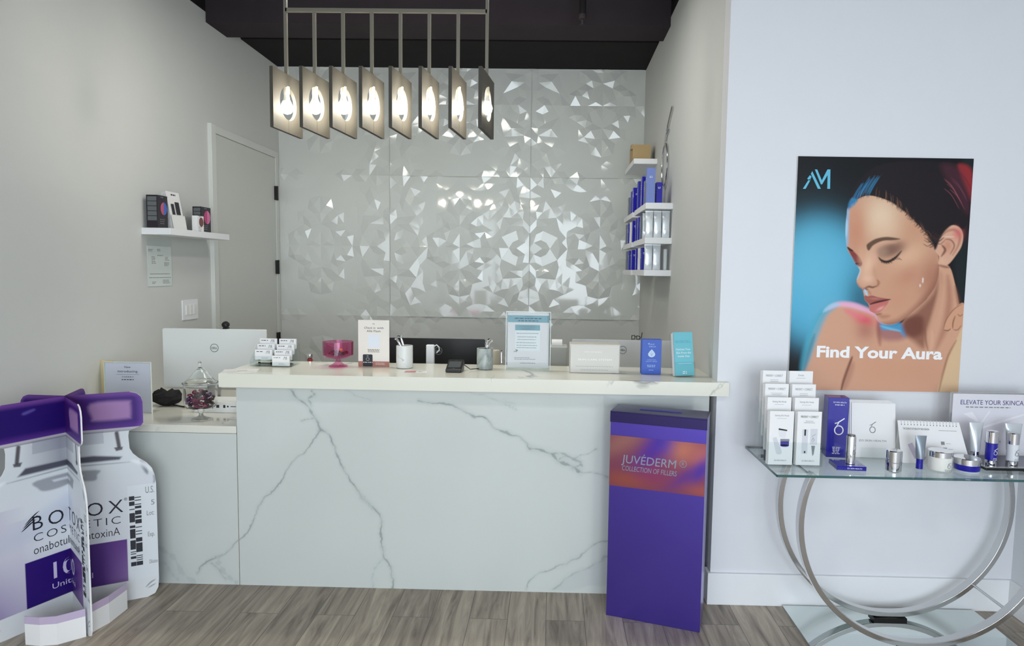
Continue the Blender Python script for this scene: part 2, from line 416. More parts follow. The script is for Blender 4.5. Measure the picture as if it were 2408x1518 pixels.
for f in bm.faces:
    f.normal_update()
    if f.normal.y > 0: f.normal_flip()
bw = [(XL-.1, YB+.004, 0), (XR+.1, YB+.004, 0), (XR+.1, YB+.004, 3.378), (XL-.1, YB+.004, 3.378), (XL-.1, YB+.1, 0), (XR+.1, YB+.1, 0), (XR+.1, YB+.1, 3.378), (XL-.1, YB+.1, 3.378)]
bv = [bm.verts.new(p) for p in bw]
for f in ((0, 1, 2, 3), (7, 6, 5, 4), (3, 2, 6, 7), (0, 4, 5, 1)): bm.faces.new([bv[k] for k in f])
me = bpy.data.meshes.new('wall_back'); bm.to_mesh(me); bm.free()
def pearl(nt, b):
    b.inputs['Coat Roughness'].default_value = .06; b.inputs['Coat IOR'].default_value = 1.7
    b.inputs['Thin Film Thickness'].default_value = 380; b.inputs['Thin Film IOR'].default_value = 1.4
M_pearl = mat('pearl wall panels', (206, 209, 207), .5, coat=.75, fn=pearl)
me.materials.append(M_pearl)
wb = link(bpy.data.objects.new('wall_back', me)); wb['kind'] = 'structure'
struct('trim_4', MB().box(gx0-.0015, gx0+.0015, YB-.0145, YB, 0, 3.37).box(gx0+2*T-.0015, gx0+2*T+.0015, YB-.0145, YB, 0, 3.37)
       .box(XL+.9, XR, YB-.0145, YB, gz0-.0012, gz0+.0012).box(XL+.9, XR, YB-.0145, YB, gz0-2*T-.0012, gz0-2*T+.0012), mat('panel joint', (190, 192, 188), .5))

# the door in the left wall: frame, slab, hinges
M_door = mat('door paint', (205, 208, 202), .4)
M_case = mat('door casing paint', (214, 217, 212), .45)
dr = link(bpy.data.objects.new('door_1', None)); dr['kind'] = 'structure'; dr.location = (XL, 4.67, 0)
W = 5.84-4.67; HH = 2.62
obj('door_slab', MB().box(-.03, .008, .07, W-.06, .01, HH-.062), M_door, dr)
obj('door_frame', MB().box(-.02, .028, 0, .062, 0, HH).box(-.02, .012, W-.054, W, 0, HH).box(-.02, .014, .062, W-.054, HH-.056, HH), M_case, dr, bevel=.002)
M_hinge = mat('black hinge', (18, 18, 18), .4)
for z in (2.255, 1.605, .96):
    obj('hinge', MB().box(.0, .026, W-.085, W-.05, z-.06, z+.06).lathe([(.009, z-.062), (.009, z+.062)], 10, Matrix.Translation((.026, W-.06, 0))), M_hinge, dr)

# ------------------------------------------------------------------ reception counter
YF = 3.155
def px_xz(p, y): q = at(p[0], p[1], Y=y); return (q.x, q.z)
def vein_paint(x0, x1, z0, z1, step, shift=0):
    nx = int((x1-x0)/step)+1; nz = int((z1-z0)/step)+1
    X, Z = np.meshgrid(np.linspace(x0, x1, nx), np.linspace(z0, z1, nz)); P = np.stack([X, Z], -1)
    rs = np.random.RandomState(4)
    def ns(f, s):                                           # smooth wavy noise
        o = np.zeros(X.shape)
        for k in range(6):
            a, b, c = rs.uniform(-1, 1, 3); o += np.sin((X*a*2+Z*b*2)*f*(1.6**(k*.8))+c*9+s)*.75**k
        return o
    P = P+np.stack([ns(22, 0)*.0028, ns(25, 2)*.0028], -1)+np.stack([ns(90, 1)*.001, ns(80, 5)*.001], -1)
    g = Paint(P, (208, 214, 210)); tone = ns(2.3, 1); g.c *= (1+.012*tone)[..., None]
    S = lambda q: np.array([px_xz((360+a/2.2296, 900+b/2.2296), YF) for a, b in q])   # crop coordinates of the photographed veins
    G = (150, 160, 158); L = (190, 198, 196)
    for q, wd, c, al in [
        ([(720, 40), (760, 90), (815, 125), (845, 175), (882, 245)], .012, G, .75), ([(835, 45), (850, 65), (815, 85), (830, 112)], .008, G, .6),
        ([(775, 195), (810, 190), (845, 185)], .007, G, .5),
        ([(882, 245), (850, 290), (800, 355), (752, 390), (700, 460), (665, 530), (590, 597), (555, 650), (520, 730), (475, 800), (425, 845), (390, 880), (330, 912), (280, 940), (225, 992)], .006, G, .85),
        ([(882, 245), (915, 268), (945, 320), (965, 380), (1010, 465), (1050, 530), (1095, 600)], .008, G, .9),
        ([(1095, 600), (1130, 635), (1180, 675), (1200, 730), (1192, 790), (1205, 860), (1215, 910), (1240, 950), (1258, 1010), (1258, 1075)], .010, G, .85),
        ([(1105, 600), (1130, 640), (1150, 662)], .026, L, .8),
        ([(1205, 925), (1165, 955), (1150, 1000), (1150, 1070)], .010, L, .9), ([(1195, 940), (1160, 1000), (1175, 1070)], .03, (205, 212, 210), .6),
        ([(1390, 95), (1450, 103), (1530, 112), (1600, 130), (1680, 170), (1750, 190), (1800, 240), (1870, 268), (1920, 285), (1980, 340)], .009, G, .85),
        ([(1980, 340), (2040, 358), (2090, 368), (2130, 410), (2180, 425), (2230, 465)], .016, G, .85),
        ([(2090, 368), (2150, 375), (2210, 400), (2250, 440)], .012, G, .6), ([(2140, 400), (2190, 385), (2240, 420), (2200, 450)], .008, G, .6),
        ([(2230, 465), (2310, 470), (2385, 492)], .006, G, .5), ([(2210, 390), (2260, 375), (2330, 350)], .006, G, .5),
        ([(2385, 825), (2300, 850), (2240, 900), (2180, 940), (2090, 975), (2020, 1000), (1965, 1045), (1950, 1085)], .007, G, .6),
        ([(2385, 905), (2320, 950), (2250, 985), (2170, 1020), (2100, 1085)], .012, G, .55),
        ([(1650, 40), (1750, 75), (1900, 110)], .006, L, .8), ([(1840, 110), (1900, 135)], .016, L, .7), ([(1010, 40), (1080, 70), (1150, 95)], .006, L, .8),
        ([(0, 850), (80, 890), (120, 930), (160, 1000), (215, 1045)], .03, L, .8), ([(60, 950), (100, 1000), (140, 1040)], .02, G, .5), ([(340, 915), (350, 960), (390, 1010), (435, 1048)], .028, L, .85),
        ([(310, 940), (340, 975), (380, 1030)], .006, G, .5)]:
        p = S(q); d, _, t = g.dist(Paint.smooth(p, 5, False), False)
        ww = wd*(.55+.45*np.sin(t*23+wd*999))/2; a = np.clip(.5+(ww-d)/.004, 0, 1); g.mix(a*al, c)
        a = np.clip(1-d/(wd*2.2+.006), 0, 1)**2; g.mix(a*al*.35, c)
    g.poly(S([(2385, 915), (2300, 960), (2180, 1015), (2110, 1085), (2200, 1085), (2300, 1060), (2385, 1050)]), (198, 205, 203), .01, .8)
    g.poly(S([(0, 880), (90, 920), (150, 1000), (210, 1050), (0, 1050)]), (200, 207, 206), .015, .6)
    return np.stack([X, np.zeros_like(X), Z], -1), g.c
ct = thing('reception_counter', 'wide white marble front of the reception counter with grey forking veins', 'counter', (0, YF, 0))
V, c = vein_paint(-1.552, .78, .0, 1.03, .0035)
grid_obj('front_panel', V, c, M_vein, ct)
obj('carcass', MB().box(-1.552, .78, .0015, .03, 0, 1.029).box(-1.552, -1.52, .03, .36, 0, 1.029).box(.75, .78, .03, .36, 0, 1.029), M_desk, ct)
dk = thing('low_reception_desk', 'lower marble faced desk section left of the high counter', 'desk', (0, YF, 0))
V, c = vein_paint(XL+.003, -1.556, .0, .777, .0045)
grid_obj('front_panel', V, c, M_vein, dk)
obj('carcass', MB().box(XL+.003, -1.556, .0015, .03, 0, .776), M_desk, dk)
tag(obj('low_desktop', MB().box(XL+.002, -1.556, 0, .95, .778, .815).box(-1.556, .76, .37, .95, .778, .815), M_desk, loc=(0, YF, 0), bevel=.002),
    'cream polished marble worktop of the low desk under the glass candy jar', 'worktop')
tag(obj('countertop', MB().box(-1.585, .845, 3.05, 3.5, 1.031, 1.096).box(XR-.02, XR-.002, 3.5, 3.501, 1.04, 1.05), M_slab, bevel=.003),
    'long thick white marble transaction top of the reception counter', 'countertop')
ZC, ZD = 1.096, .815
# side panels of the low desk behind, carrying the worktop
tag(obj('desk_pedestal', MB().box(-.5, 0, -.2, .2, 0, .778), M_white, loc=(-.2, 3.86, 0)), 'white pedestal cabinet under the desk behind the counter', 'cabinet')

# ------------------------------------------------------------------ pendant lamp
def bulb_glow(nt, b): pass
M_bronze = mat('grey taupe metal', (128, 124, 112), .45, .3)
M_plate = mat('taupe wood plate', (72, 69, 62), .6, fn=grain(30, .12, .3, (1, 8, 1)))
M_bulbg = mat('lit bulb glass', (255, 255, 255), .3, emit=(255, 247, 230), es=BULB)
M_sock = mat('lamp socket', (214, 208, 190), .4)
pn = thing('pendant_light', 'linear pendant lamp with eight square plates, each with a lit bulb in its round hole', 'lamp', (-.88, 3.465, 2.938))
hx = .5245
obj('crossbar', MB().box(-hx, hx, -.008, .008, -.012, .008), M_bronze, pn, bevel=.001)
def plate_bm():
    s = .15; r = .085; n = 48; y0, y1 = -.009, .009; mb = MB(); o = []
    for i in range(n):
        a = 2*PI*i/n; c, q = math.cos(a), math.sin(a); k = s/max(abs(c), abs(q)); o.append((c*k, q*k, c*r, q*r))
    vs = []
    for x in (-.009, .009):
        vs += [(x, a, b) for a, b, _, _ in o]+[(x, a, b) for _, _, a, b in o]
    fs = []
    for i in range(n):
        j = (i+1) % n
        fs += [(i, j, n+j, n+i), (2*n+i, 3*n+i, 3*n+j, 2*n+j), (i, 2*n+i, 2*n+j, j), (n+i, n+j, 3*n+j, 3*n+i)]
    return mb.add(vs, fs)
for i in range(8):
    x = -hx+2*hx*i/7; dz = -.478+.0012*i
    Rm = Matrix.Translation((x, 0, dz)) @ Matrix.Rotation(math.radians(-6.5), 4, 'Z')
    rod_top = .9 if i in (0, 7) else -.012
    obj('rod', MB().box(x-.008, x+.008, -.008, .008, dz+.15, rod_top).box(x-.0085+.0005, x+.008, -.008, .008, dz+.085, dz+.152), M_bronze, pn)
    b = plate_bm(); b.v = [tuple(Rm @ Vector(p)) for p in b.v]
    pl = obj('plate', b, M_plate, pn)
    obj('seam', MB().box(-.0095, .0095, -.0015, .0015, -.15, -.086, Rm), mat('dark groove', (60, 55, 48), .7), pl)
    T_ = Matrix.Translation((x, 0, dz))
    obj('socket', MB().lathe([(.015, .088), (.015, .05), (.0135, .045)], 20, T_), M_sock, pn, smooth=True)
    obj('bulb_neck', MB().lathe([(.0135, .0452), (.0145, .03), (.020, .0125)], 20, T_, close=True), mat('frosted bulb neck', (240, 238, 228), .4), pn, smooth=True)
    obj('bulb', MB().lathe([(.0, .012), (.02, .012), (.028, -.006), (.031, -.020), (.028, -.036), (.019, -.047), (.007, -.0515), (0, -.052)], 20, T_), M_bulbg, pn, smooth=True)
# sprinkler drop seen against the black ceiling
sp = thing('sprinkler_pipe', 'short black sprinkler drop hanging from the dark ceiling beyond the lamp', 'pipe', tuple(at(1370, 40, Y=4.4).xy)+(3.28,))
obj('drop_pipe', MB().lathe([(.022, .0), (.022, .52)], 16), M_black, sp, smooth=True)
obj('sprinkler_head', MB().lathe([(.026, .0), (.026, -.03), (.008, -.035), (.008, -.06), (.02, -.064), (.02, -.067)], 16), M_beam, sp)

# ------------------------------------------------------------------ shelves
# left wall shelf
sh = thing('floating_shelf', 'white floating shelf on the left wall holding dark product boxes', 'shelf', (XL, 3.883, 1.79))
obj('shelf_board', MB().box(0, .175, 0, .72, 0, .04), M_trim, sh, bevel=.002)
M_dkbox = mat('black carton', (34, 28, 38), .4)
def face_x(x, y, z): return plane_m((x, y, z), (0, 1, 0), (0, 0, 1))          # faces +X
SZ = 1.832
def dark_box(name, label, y, yl, h, c1, c2, x=-2.40, wd=.085, rz=0, panel=True, base=None):
    t = thing(name, label, 'box', (x, y, SZ), rz, 'product boxes on the left wall shelf')
    obj('carton', MB().box(-wd/2, wd/2, -yl/2, yl/2, 0, h), base or M_dkbox, t, bevel=.001)
    fx = face_x(wd/2, -yl/2, 0)
    a = MB(); disc(a, fx, yl*.6, h*.6, yl*.33, yl*.33*1.15); obj('printed_disc', a, mat('disc print %d %d' % c1[:2], c1, .4), t)
    a = MB(); flat(a, fx, [(yl*.6+yl*.33*math.cos(q), h*.6+yl*.38*math.sin(q)) for q in [-PI/2+PI*i/14 for i in range(15)]], .0009); obj('disc_half', a, mat('disc print %d %d' % c2[:2], c2, .4), t)
    if panel:
        a = MB(); fy = front(-wd/2, -yl/2, 0)
        for k in range(5): rect(a, fy, wd*.1, wd*.9, h*(.22+.15*k), h*(.22+.15*k)+h*.13)
        obj('info_panel', a, mat('grey panel print', (98, 102, 104), .5), t)
    a = MB(); bars(a, fx, yl*.3, h*.93, yl*.3, 1, .01, .005, 1); bars(a, fx, yl*.2, h*.25, yl*.5, 3, .012, .004, 2); obj('lettering', a, M_grey, t)
    return t
dark_box('product_box', 'black box with a red and blue disc, leftmost on the left wall shelf', 3.95, .1, .195, (190, 88, 120), (60, 100, 190), x=-2.405, wd=.07)
dark_box('product_box', 'black box with a pink disc, at the far end of the left wall shelf', 4.395, .118, .168, (190, 60, 120), (215, 120, 165), x=-2.372, wd=.06)
t = thing('brochure_holder', 'white leaning brochure stand between the black boxes on the left wall shelf', 'brochure holder', (-2.335, 4.105, SZ), 0)
a = MB()
for k in range(4): a.prism([(-.03-k*.008, .0), (-.025-k*.008, 0), (-.065-k*.008, .235-k*.004), (-.07-k*.008, .235-k*.004)], -.07, .07)
obj('brochures', a, M_paper, t)
obj('holder_pocket', MB().prism([(-.02, 0), (-.016, 0), (-.03, .09), (-.034, .09)], -.073, .073).box(-.07, -.016, -.073, .073, 0, .004), M_white, t)
Mx = plane_m((-.024, -.07, 0), (0, 1, 0), (-.17, 0, 1)); a = MB(); rect(a, Mx, .025, .055, .09, .16, .002); rect(a, Mx, .07, .115, .095, .175, .002); bars(a, Mx, .045, .215, .05, 1, .01, .008, 4, up=.002); obj('printed_picture', a, M_ink, t)
dark_box('small_white_box', 'small white box with a brown disc in front of the pink disc box', 4.268, .08, .1, (120, 70, 70), (120, 70, 70), x=-2.33, wd=.035, panel=False, base=M_paper)
# paper notice in a sleeve and the light switch
pp = thing('paper_notice', 'printed paper notice in a clear sleeve taped under the left wall shelf', 'notice', (XL, 3.93, 1.475))
obj('sheet', MB().box(.001, .003, 0, .25, 0, .25), mat('notice paper', (240, 241, 238), .6), pp)
obj('sleeve', MB().box(.0035, .0042, -.005, .255, -.003, .30), M_acr, pp)
a = MB(); fx = face_x(.0032, 0, 0)
for i, (x, y, wd, n) in enumerate([(.01, .225, .05, 2), (.1, .228, .05, 2), (.1, .19, .06, 1), (.04, .18, .05, 3), (.18, .18, .05, 3), (.04, .15, .05, 2), (.17, .145, .06, 3), (.02, .075, .21, 1), (.01, .052, .23, 1), (.04, .025, .05, 2), (.15, .035, .08, 3)]): bars(a, fx, x, y, wd, n, .009, .004, i)
obj('lettering', a, M_grey, pp)
sw = thing('light_switch', 'white triple rocker light switch plate on the left wall', 'light switch', (XL, 4.285, 1.24))
obj('switch_plate', MB().box(0, .008, 0, .19, 0, .135), M_trim, sw, bevel=.002)
for k in range(3): obj('rocker', MB().box(.008, .014, .035+k*.046, .064+k*.046, .035, .1), M_white, sw, bevel=.001)

# shelves on the alcove side wall
near, far = (4.38, 4.98), (5.10, 5.70)
zs = (2.44, 2.03, 1.80, 1.585)
names = {}
for cn, (a_, b_) in (('near', near), ('far', far)):
    for k, z in enumerate(zs):
        if cn == 'near' and k == 0: continue
        lb = ['topmost white shelf on the alcove side wall under the brown box', 'white shelf with tall blue boxes, second from the top', 'white shelf with silver and blue packs, third from the top', 'lowest white shelf on the alcove side wall'][k]
        if k: lb += {'near': ', length nearer the counter', 'far': ', length at the feature wall'}[cn]
        t = tag(obj('floating_shelf', MB().box(-.18, 0, 0, b_-a_, 0, .04), M_trim, loc=(XR, a_, z), bevel=.002), lb, 'shelf', 'shelves on the alcove side wall')
M_kraft = mat('brown cardboard', (174, 150, 108), .7, fn=grain(20, .06))
t = thing('cardboard_box', 'brown cardboard box on the topmost alcove shelf', 'box', (XR-.105, 5.28, zs[0]+.041))
obj('carton', MB().box(-.075, .065, -.1, .1, 0, .12), M_kraft, t); obj('flap', MB().box(-.085, -.076, -.1, -.02, .085, .121), M_kraft, t)
M_blues = [mat('blue carton a', (22, 18, 170), .3, coat=.3), mat('blue carton b', (40, 45, 160), .4), mat('periwinkle carton', (120, 140, 205), .45), mat('slate carton', (110, 120, 140), .4)]
M_pouch = mat('silver white pouch', (225, 232, 238), .22, .35)
def pack(x, y, z, dx, dy, h, m, label, kind='carton', cat='box', grp='blue cartons on the alcove shelves'):
    if kind == 'carton':
        t = thing('product_carton', label, cat, (x, y, z), 0, grp)
        obj('carton', MB().box(-dx/2, dx/2, -dy/2, dy/2, 0, h), m, t, bevel=.001)
        a = MB(); fy = front(0, -dy/2, 0); bars(a, fy, 0, h*.75, dx*.6, 2, .008, .003, int(x*999), center=True)
        fx = plane_m((-dx/2, 0, 0), (0, -1, 0), (0, 0, 1)); bars(a, fx, 0, h*.7, dy*.6, 3, .012, .004, int(y*99), center=True)
        obj('lettering', a, M_wh if m != M_paper else M_ink, t)
    else:                                                   # soft foil pouch, pinched at top and foot
        t = thing('foil_pouch', label, cat, (x, y, z), 0, grp); a = MB(); n = 10; vs = []; fs = []
        for j in range(n+1):
            v = j/n; bul = math.sin(PI*min(1, max(0, (v-.0)/1)))**.5*.5+.12; q = .93+.07*abs(2*v-1)
            for i in range(12):
                an = 2*PI*i/12; cx = math.copysign(abs(math.cos(an))**.35, math.cos(an)); cy = math.copysign(abs(math.sin(an))**.6, math.sin(an))
                vs.append((cx*dx/2*q, cy*dy/2*bul*1.6, v*h))
        for j in range(n):
            for i in range(12): fs.append((j*12+i, j*12+(i+1) % 12, (j+1)*12+(i+1) % 12, (j+1)*12+i))
        fs += [tuple(range(12)), tuple(range(n*12, n*12+12))]
        obj('pouch', a.add(vs, fs), m, t, smooth=True)
        obj('seal', MB().box(-dx/2, dx/2, -.002, .002, h-.001, h+.008), m, t)
    return t
xs = XR-.09
for k, (y, dx, h, mi, lb) in enumerate([(4.44, .055, .232, 2, 'tallest pale blue box, standing on the second alcove shelf'), (4.53, .055, .16, 3, 'grey blue box just behind the tallest pale blue box'), (4.66, .06, .205, 0, 'bright royal blue box behind the grey blue one on the second shelf'),
        (4.86, .06, .20, 1, 'dark blue box midway along the second alcove shelf'), (5.15, .06, .19, 0, 'blue box on the far length of the second shelf, nearest the counter'), (5.30, .05, .18, 1, 'slim dark blue box on the far length of the second shelf'), (5.47, .05, .15, 3, 'greyish box at the far end of the second shelf')]):
    pack(XR-.145, y, zs[1]+.041, dx, .06, h, M_blues[mi], lb)
pack(XR-.085, 4.46, zs[1]+.041, .04, .06, .14, M_blues[0], 'small blue box tucked against the wall beside the tallest pale blue box')
for k in range(3):
    pack(XR-.148+.056*k, 4.43, zs[2]+.041, .053, .035, .172, M_pouch, ['silver pouch at the outer edge of the third alcove shelf', 'middle silver pouch of the three on the third alcove shelf', 'silver pouch against the wall on the third alcove shelf'][k], 'pouch', 'pouch', 'silver pouches on the alcove shelves')
pack(XR-.155, 4.54, zs[2]+.041, .045, .03, .165, M_pouch, 'narrow silver pouch behind the row of three on the third shelf', 'pouch', 'pouch', 'silver pouches on the alcove shelves')
for k, (y, mi, lb) in enumerate([(4.68, 3, 'slate carton behind the silver pouches on the third shelf'), (4.80, 0, 'blue carton on the near length of the third shelf'), (4.92, 1, 'dark blue carton at the joint of the third shelf'), (5.14, 0, 'blue carton on the far length of the third shelf'),
        (5.28, 9, 'white carton among the blue ones on the third shelf'), (5.42, 0, 'blue carton farther along the third shelf'), (5.56, 3, 'slate carton at the far end of the third shelf')]):
    pack(XR-.15, y, zs[2]+.041, .05, .05, .165, M_blues[mi] if mi < 9 else M_paper, lb)
for k in range(2):
    pack(XR-.145+.056*k, 4.45, zs[3]+.041, .054, .035, .165, M_pouch, ['outer silver pouch on the lowest alcove shelf', 'inner silver pouch on the lowest alcove shelf'][k], 'pouch', 'pouch', 'silver pouches on the alcove shelves')
tag(obj('clear_tube', MB().lathe([(.012, 0), (.014, .14), (.002, .145)], 14), mat('frosted white', (214, 220, 220), .3), loc=(XR-.028, 4.46, zs[3]+.041)), 'pale tube against the wall on the lowest alcove shelf', 'tube')
for k, (y, mi, lb) in enumerate([(4.60, 1, 'dark blue carton behind the pouches on the lowest shelf'), (4.74, 9, 'white carton on the near length of the lowest shelf'), (4.88, 0, 'blue carton with pale label on the lowest shelf'), (5.14, 0, 'blue carton on the far length of the lowest shelf'), (5.32, 1, 'navy carton farther along the lowest shelf'), (5.5, 3, 'slate carton at the far end of the lowest shelf')]):
    pack(XR-.15, y, zs[3]+.041, .05, .05, .155, M_blues[mi] if mi < 9 else M_paper, lb)
# ring shaped wall hanging
t = thing('wall_hanging', 'silver ring with a long slanting handle hung on the alcove side wall', 'wall ornament', (XR-.012, 4.69, 2.365))
obj('ring', MB().tube([(0, .11*math.cos(a), .15*math.sin(a)) for a in [2*PI*i/40 for i in range(40)]], .006, 8, loop=True), M_chrome, t, smooth=True)
obj('handle', MB().tube([(0, .0, .15), (0, -.03, .2), (0, -.10, .27), (0, -.23, .35)], .007, 8), M_chrome, t, smooth=True)
obj('hook', MB().tube([(0, .03, .145), (0, .0, .2), (0, -.12, .23)], .005, 8).box(-.004, .012, -.03, .03, .13, .16), M_chrome, t, smooth=True)

# ------------------------------------------------------------------ things behind the counter
def monitor(label, cx, y, zt, wd, h, m, rz=0, foot=ZD, tilt=0, logo=None, ink=M_ink):
    t = thing('computer_monitor', label, 'monitor', (cx, y, foot), rz, 'monitors behind the counter')
    H0 = zt-foot; z0 = H0-h
    R_ = Matrix.Translation((0, 0, z0)) @ Matrix.Rotation(tilt, 4, 'X')
    obj('housing', MB().prism(rounded(-wd/2, wd/2, 0, h, .008, 3), 0, .018, R_), m, t, bevel=.002)
    obj('screen', MB().box(-wd/2+.01, wd/2-.01, .018, .0195, .012, h-.01, R_), M_blk, t)
    obj('stand_neck', MB().box(-.035, .035, -.012, .0, .008, z0+.02), M_chrome, t)
    obj('stand_foot', MB().box(-.11, .11, -.07, .1, 0, .01), M_chrome, t, bevel=.003)
    if logo:
        a = MB(); F = R_ @ front(logo[0], -.0002, logo[1]); r = .024; n = 36
        a.add([(rr*math.cos(2*PI*i/n), rr*math.sin(2*PI*i/n), .0008) for rr in (r, r*.9) for i in range(n)], [(i, (i+1) % n, n+(i+1) % n, n+i) for i in range(n)], F)
        type_(a, F, 'DELL', 0, -.006, .012, .034, 'c', .01, up=.0008)
        obj('maker_badge', a, ink, t)
    return t
p = at(505, 850, Y=3.72)
monitor('large white monitor seen from behind on the low desk', p.x, 3.72, 1.243, .60, .345, mat('white monitor shell', (222, 226, 224), .35), 0.02, logo=(.0, .235, 0))
monitor('black monitor seen from behind at the middle of the counter', at(1025, 830, Y=3.95).x, 3.95, 1.185, .60, .345, M_blk, 0, logo=(.015, .27, 0), ink=M_grey)
monitor('pale monitor seen from behind at the right of the counter', at(1464, 830, Y=3.95).x, 3.95, 1.195, .62, .345, mat('silver monitor shell', (206, 208, 210), .35), 0, logo=(.0, .285, 0))
tag(obj('webcam', MB().lathe([(0, -.02), (.016, -.017), (.021, 0), (.016, .017), (0, .02)], 20, Matrix.Rotation(PI/2, 4, 'X')).box(-.012, .012, -.012, .02, -.024, -.016), M_blk, loc=(at(531, 772, Y=3.735).x, 3.735, 1.268), smooth=True), 'small black webcam on top of the large white monitor', 'webcam')
g = thing('folded_glasses', 'black framed object perched on top of the pale right monitor', 'glasses', (at(1497, 796, Y=3.96).x, 3.96, 1.197))
obj('frame', MB().tube([(-.03, 0, .004), (-.03, 0, .025), (-.012, 0, .028), (-.01, 0, .006)], .003, 8, loop=True).tube([(.0, 0, .004), (.0, 0, .025), (.02, 0, .022), (.02, 0, .006)], .003, 8, loop=True).tube([(-.01, 0, .02), (0, 0, .02)], .0025, 6), M_blk, g)
obj('temple', MB().tube([(.02, 0, .01), (.03, .01, .012), (.034, .01, .045)], .0025, 6), M_blk, g)
# mini computer under the left monitor, dark bag, bracket, cables
p = at(515, 925, Y=3.62)
t = thing('mini_computer', 'flat white computer with a row of ports behind the candy jar', 'computer', (p.x+.085, 3.49, ZD))
obj('case', MB().box(-.13, .13, -.05, .1, .0, .06), M_white, t, bevel=.004)
a = MB(); F = front(0, -.05, 0)
for k in range(5): rect(a, F, -.08+.012*k, -.073+.012*k, .025, .045)
rect(a, F, -.008, .008, .028, .044); rect(a, F, .03, .042, .028, .044); disc(a, F, .055, .036, .005); rect(a, F, .07, .1, .034, .038)
obj('port', a, M_ink, t)
t = thing('canvas_bag', 'crumpled black bag lying behind the introducing sign', 'bag', tuple(at(392, 930, Y=3.60).xy)+(ZD,)); rb = random.Random(3); vs = []; fs = []
for j in range(7):
    for i in range(14): an = 2*PI*i/14; rr = math.sin(PI*(j+.6)/7.2)**.6*(.9+.25*rb.random()); vs.append((rr*.085*math.cos(an), rr*.05*math.sin(an), .004+.09*j/6*(.8+.35*rb.random() if j else 0)))
for j in range(6):
    for i in range(14): fs.append((j*14+i, j*14+(i+1) % 14, (j+1)*14+(i+1) % 14, (j+1)*14+i))
fs += [tuple(range(14)), tuple(range(84, 98))]
obj('body', MB().add(vs, fs), mat('black cloth', (26, 24, 26), .8), t); obj('strap', MB().tube([(.05, -.03, .01), (.12, -.05, .006), (.2, -.04, .006), (.27, -.02, .006)], .005, 8), M_blk, t)
tag(obj('metal_bracket', MB().box(-.006, .006, -.02, .02, 0, .085, Matrix.Rotation(.5, 4, 'Y')), M_chrome, loc=tuple(at(398, 945, Z=ZD+.004).xy)+(ZD+.005,)), 'leaning silver metal bracket before the black bag', 'bracket')
# little objects seen over the back edge of the counter: stood on the desk behind
def onback(px, y): return at(px, 850, Y=y).x
t = thing('nail_polish_bottle', 'small red bottle with a silver cap behind the counter edge', 'bottle', (onback(729, 3.62), 3.62, ZD)); zt = at(729, 832, Y=3.62).z-ZD
obj('bottle', MB().lathe([(.014, 0), (.0155, .005), (.0155, zt-.03), (.009, zt-.02)], 18), mat('red glass', (150, 40, 40), .2, coat=.5), t, smooth=True)
obj('cap', MB().lathe([(.0145, zt-.02), (.0145, zt)], 18), M_silver, t, smooth=True)
t = thing('desk_phone', 'white upright handset with a looped cord before the black monitor', 'telephone', (onback(1012, 3.62), 3.62, ZD)); zt = at(1012, 810, Y=3.62).z-ZD
obj('handset', MB().box(-.022, .022, -.015, .015, 0, zt), M_trim, t, bevel=.004)
obj('cord', MB().tube([(.02, 0, zt-.01), (.035, 0, zt), (.048, 0, zt-.012), (.05, 0, zt-.03), (.035, 0, zt-.045)], .003, 8), M_trim, t, smooth=True)
t = thing('tan_speaker', 'beige rounded speaker behind the grey striped stone cup', 'speaker', (onback(1160, 3.62), 3.62, ZD)); zt = at(1160, 821, Y=3.62).z-ZD
obj('shell', MB().lathe([(.04, 0), (.042, .02), (.042, zt-.02), (.034, zt-.004), (0, zt)], 28), mat('beige plastic', (196, 188, 170), .5), t, smooth=True)
tag(obj('chrome_bottle', MB().lathe([(.011, 0), (.013, .02), (.013, zt-.03), (.008, zt-.008), (0, zt-.004)], 20), M_silver, loc=(onback(1179, 3.62), 3.62, ZD), smooth=True), 'slim polished silver bottle just left of the clear acrylic sign', 'bottle')
t = thing('card_printer', 'pale grey printer behind the white box on the counter', 'printer', (onback(1313, 3.72), 3.72, ZD)); zt = at(1305, 800, Y=3.72).z-ZD
obj('body', MB().box(-.05, .05, -.05, .08, 0, zt-.03), mat('pale grey plastic', (190, 192, 188), .5), t, bevel=.006)
obj('paper_roll', MB().lathe([(.022, -.03), (.022, .03)], 20, Matrix.Translation((-.01, 0, zt-.015)) @ Matrix.Rotation(PI/2, 4, 'Y')), M_paper, t, smooth=True)

# ------------------------------------------------------------------ things on the low desk
p = at(303, 972, Z=ZD)
t = thing('tabletop_sign', 'white sign reading Now introducing in a clear stand on the low desk', 'sign', (p.x, p.y, ZD), .03)
obj('printed_sheet', MB().box(-.118, .118, .002, .0035, .006, .272), mat('lilac white paper', (222, 220, 232), .5), t)
obj('stand', MB().box(-.122, .122, -.001, .001, .003, .276).box(-.122, .122, .0045, .0065, .003, .276).box(-.122, .122, -.001, .08, 0, .003), M_acr, t)
obj('stand_edge', MB().box(-.1235, -.1215, -.002, .007, 0, .277).box(.1215, .1235, -.002, .007, 0, .277).box(-.123, .123, -.002, .007, .2755, .278), mat('acrylic edge', (225, 235, 232), .15), t)
a = MB(); F = front(0, .0018, 0); type_(a, F, 'Now', 0, .245, .012, None, 'c'); type_(a, F, 'introducing', 0, .222, .013, .105, 'c'); rect(a, F, -.06, .06, .211, .212); type_(a, F, 'CHERRY', 0, .194, .008, .062, 'c', space=1.3); bars(a, F, 0, .181, .066, 1, .01, .004, 3, True)
obj('lettering', a, M_ink, t)
t = thing('cream_folder', 'cream paper folder standing behind the introducing sign', 'folder', tuple(at(228, 960, Y=3.5).xy)+(ZD,), -.25)
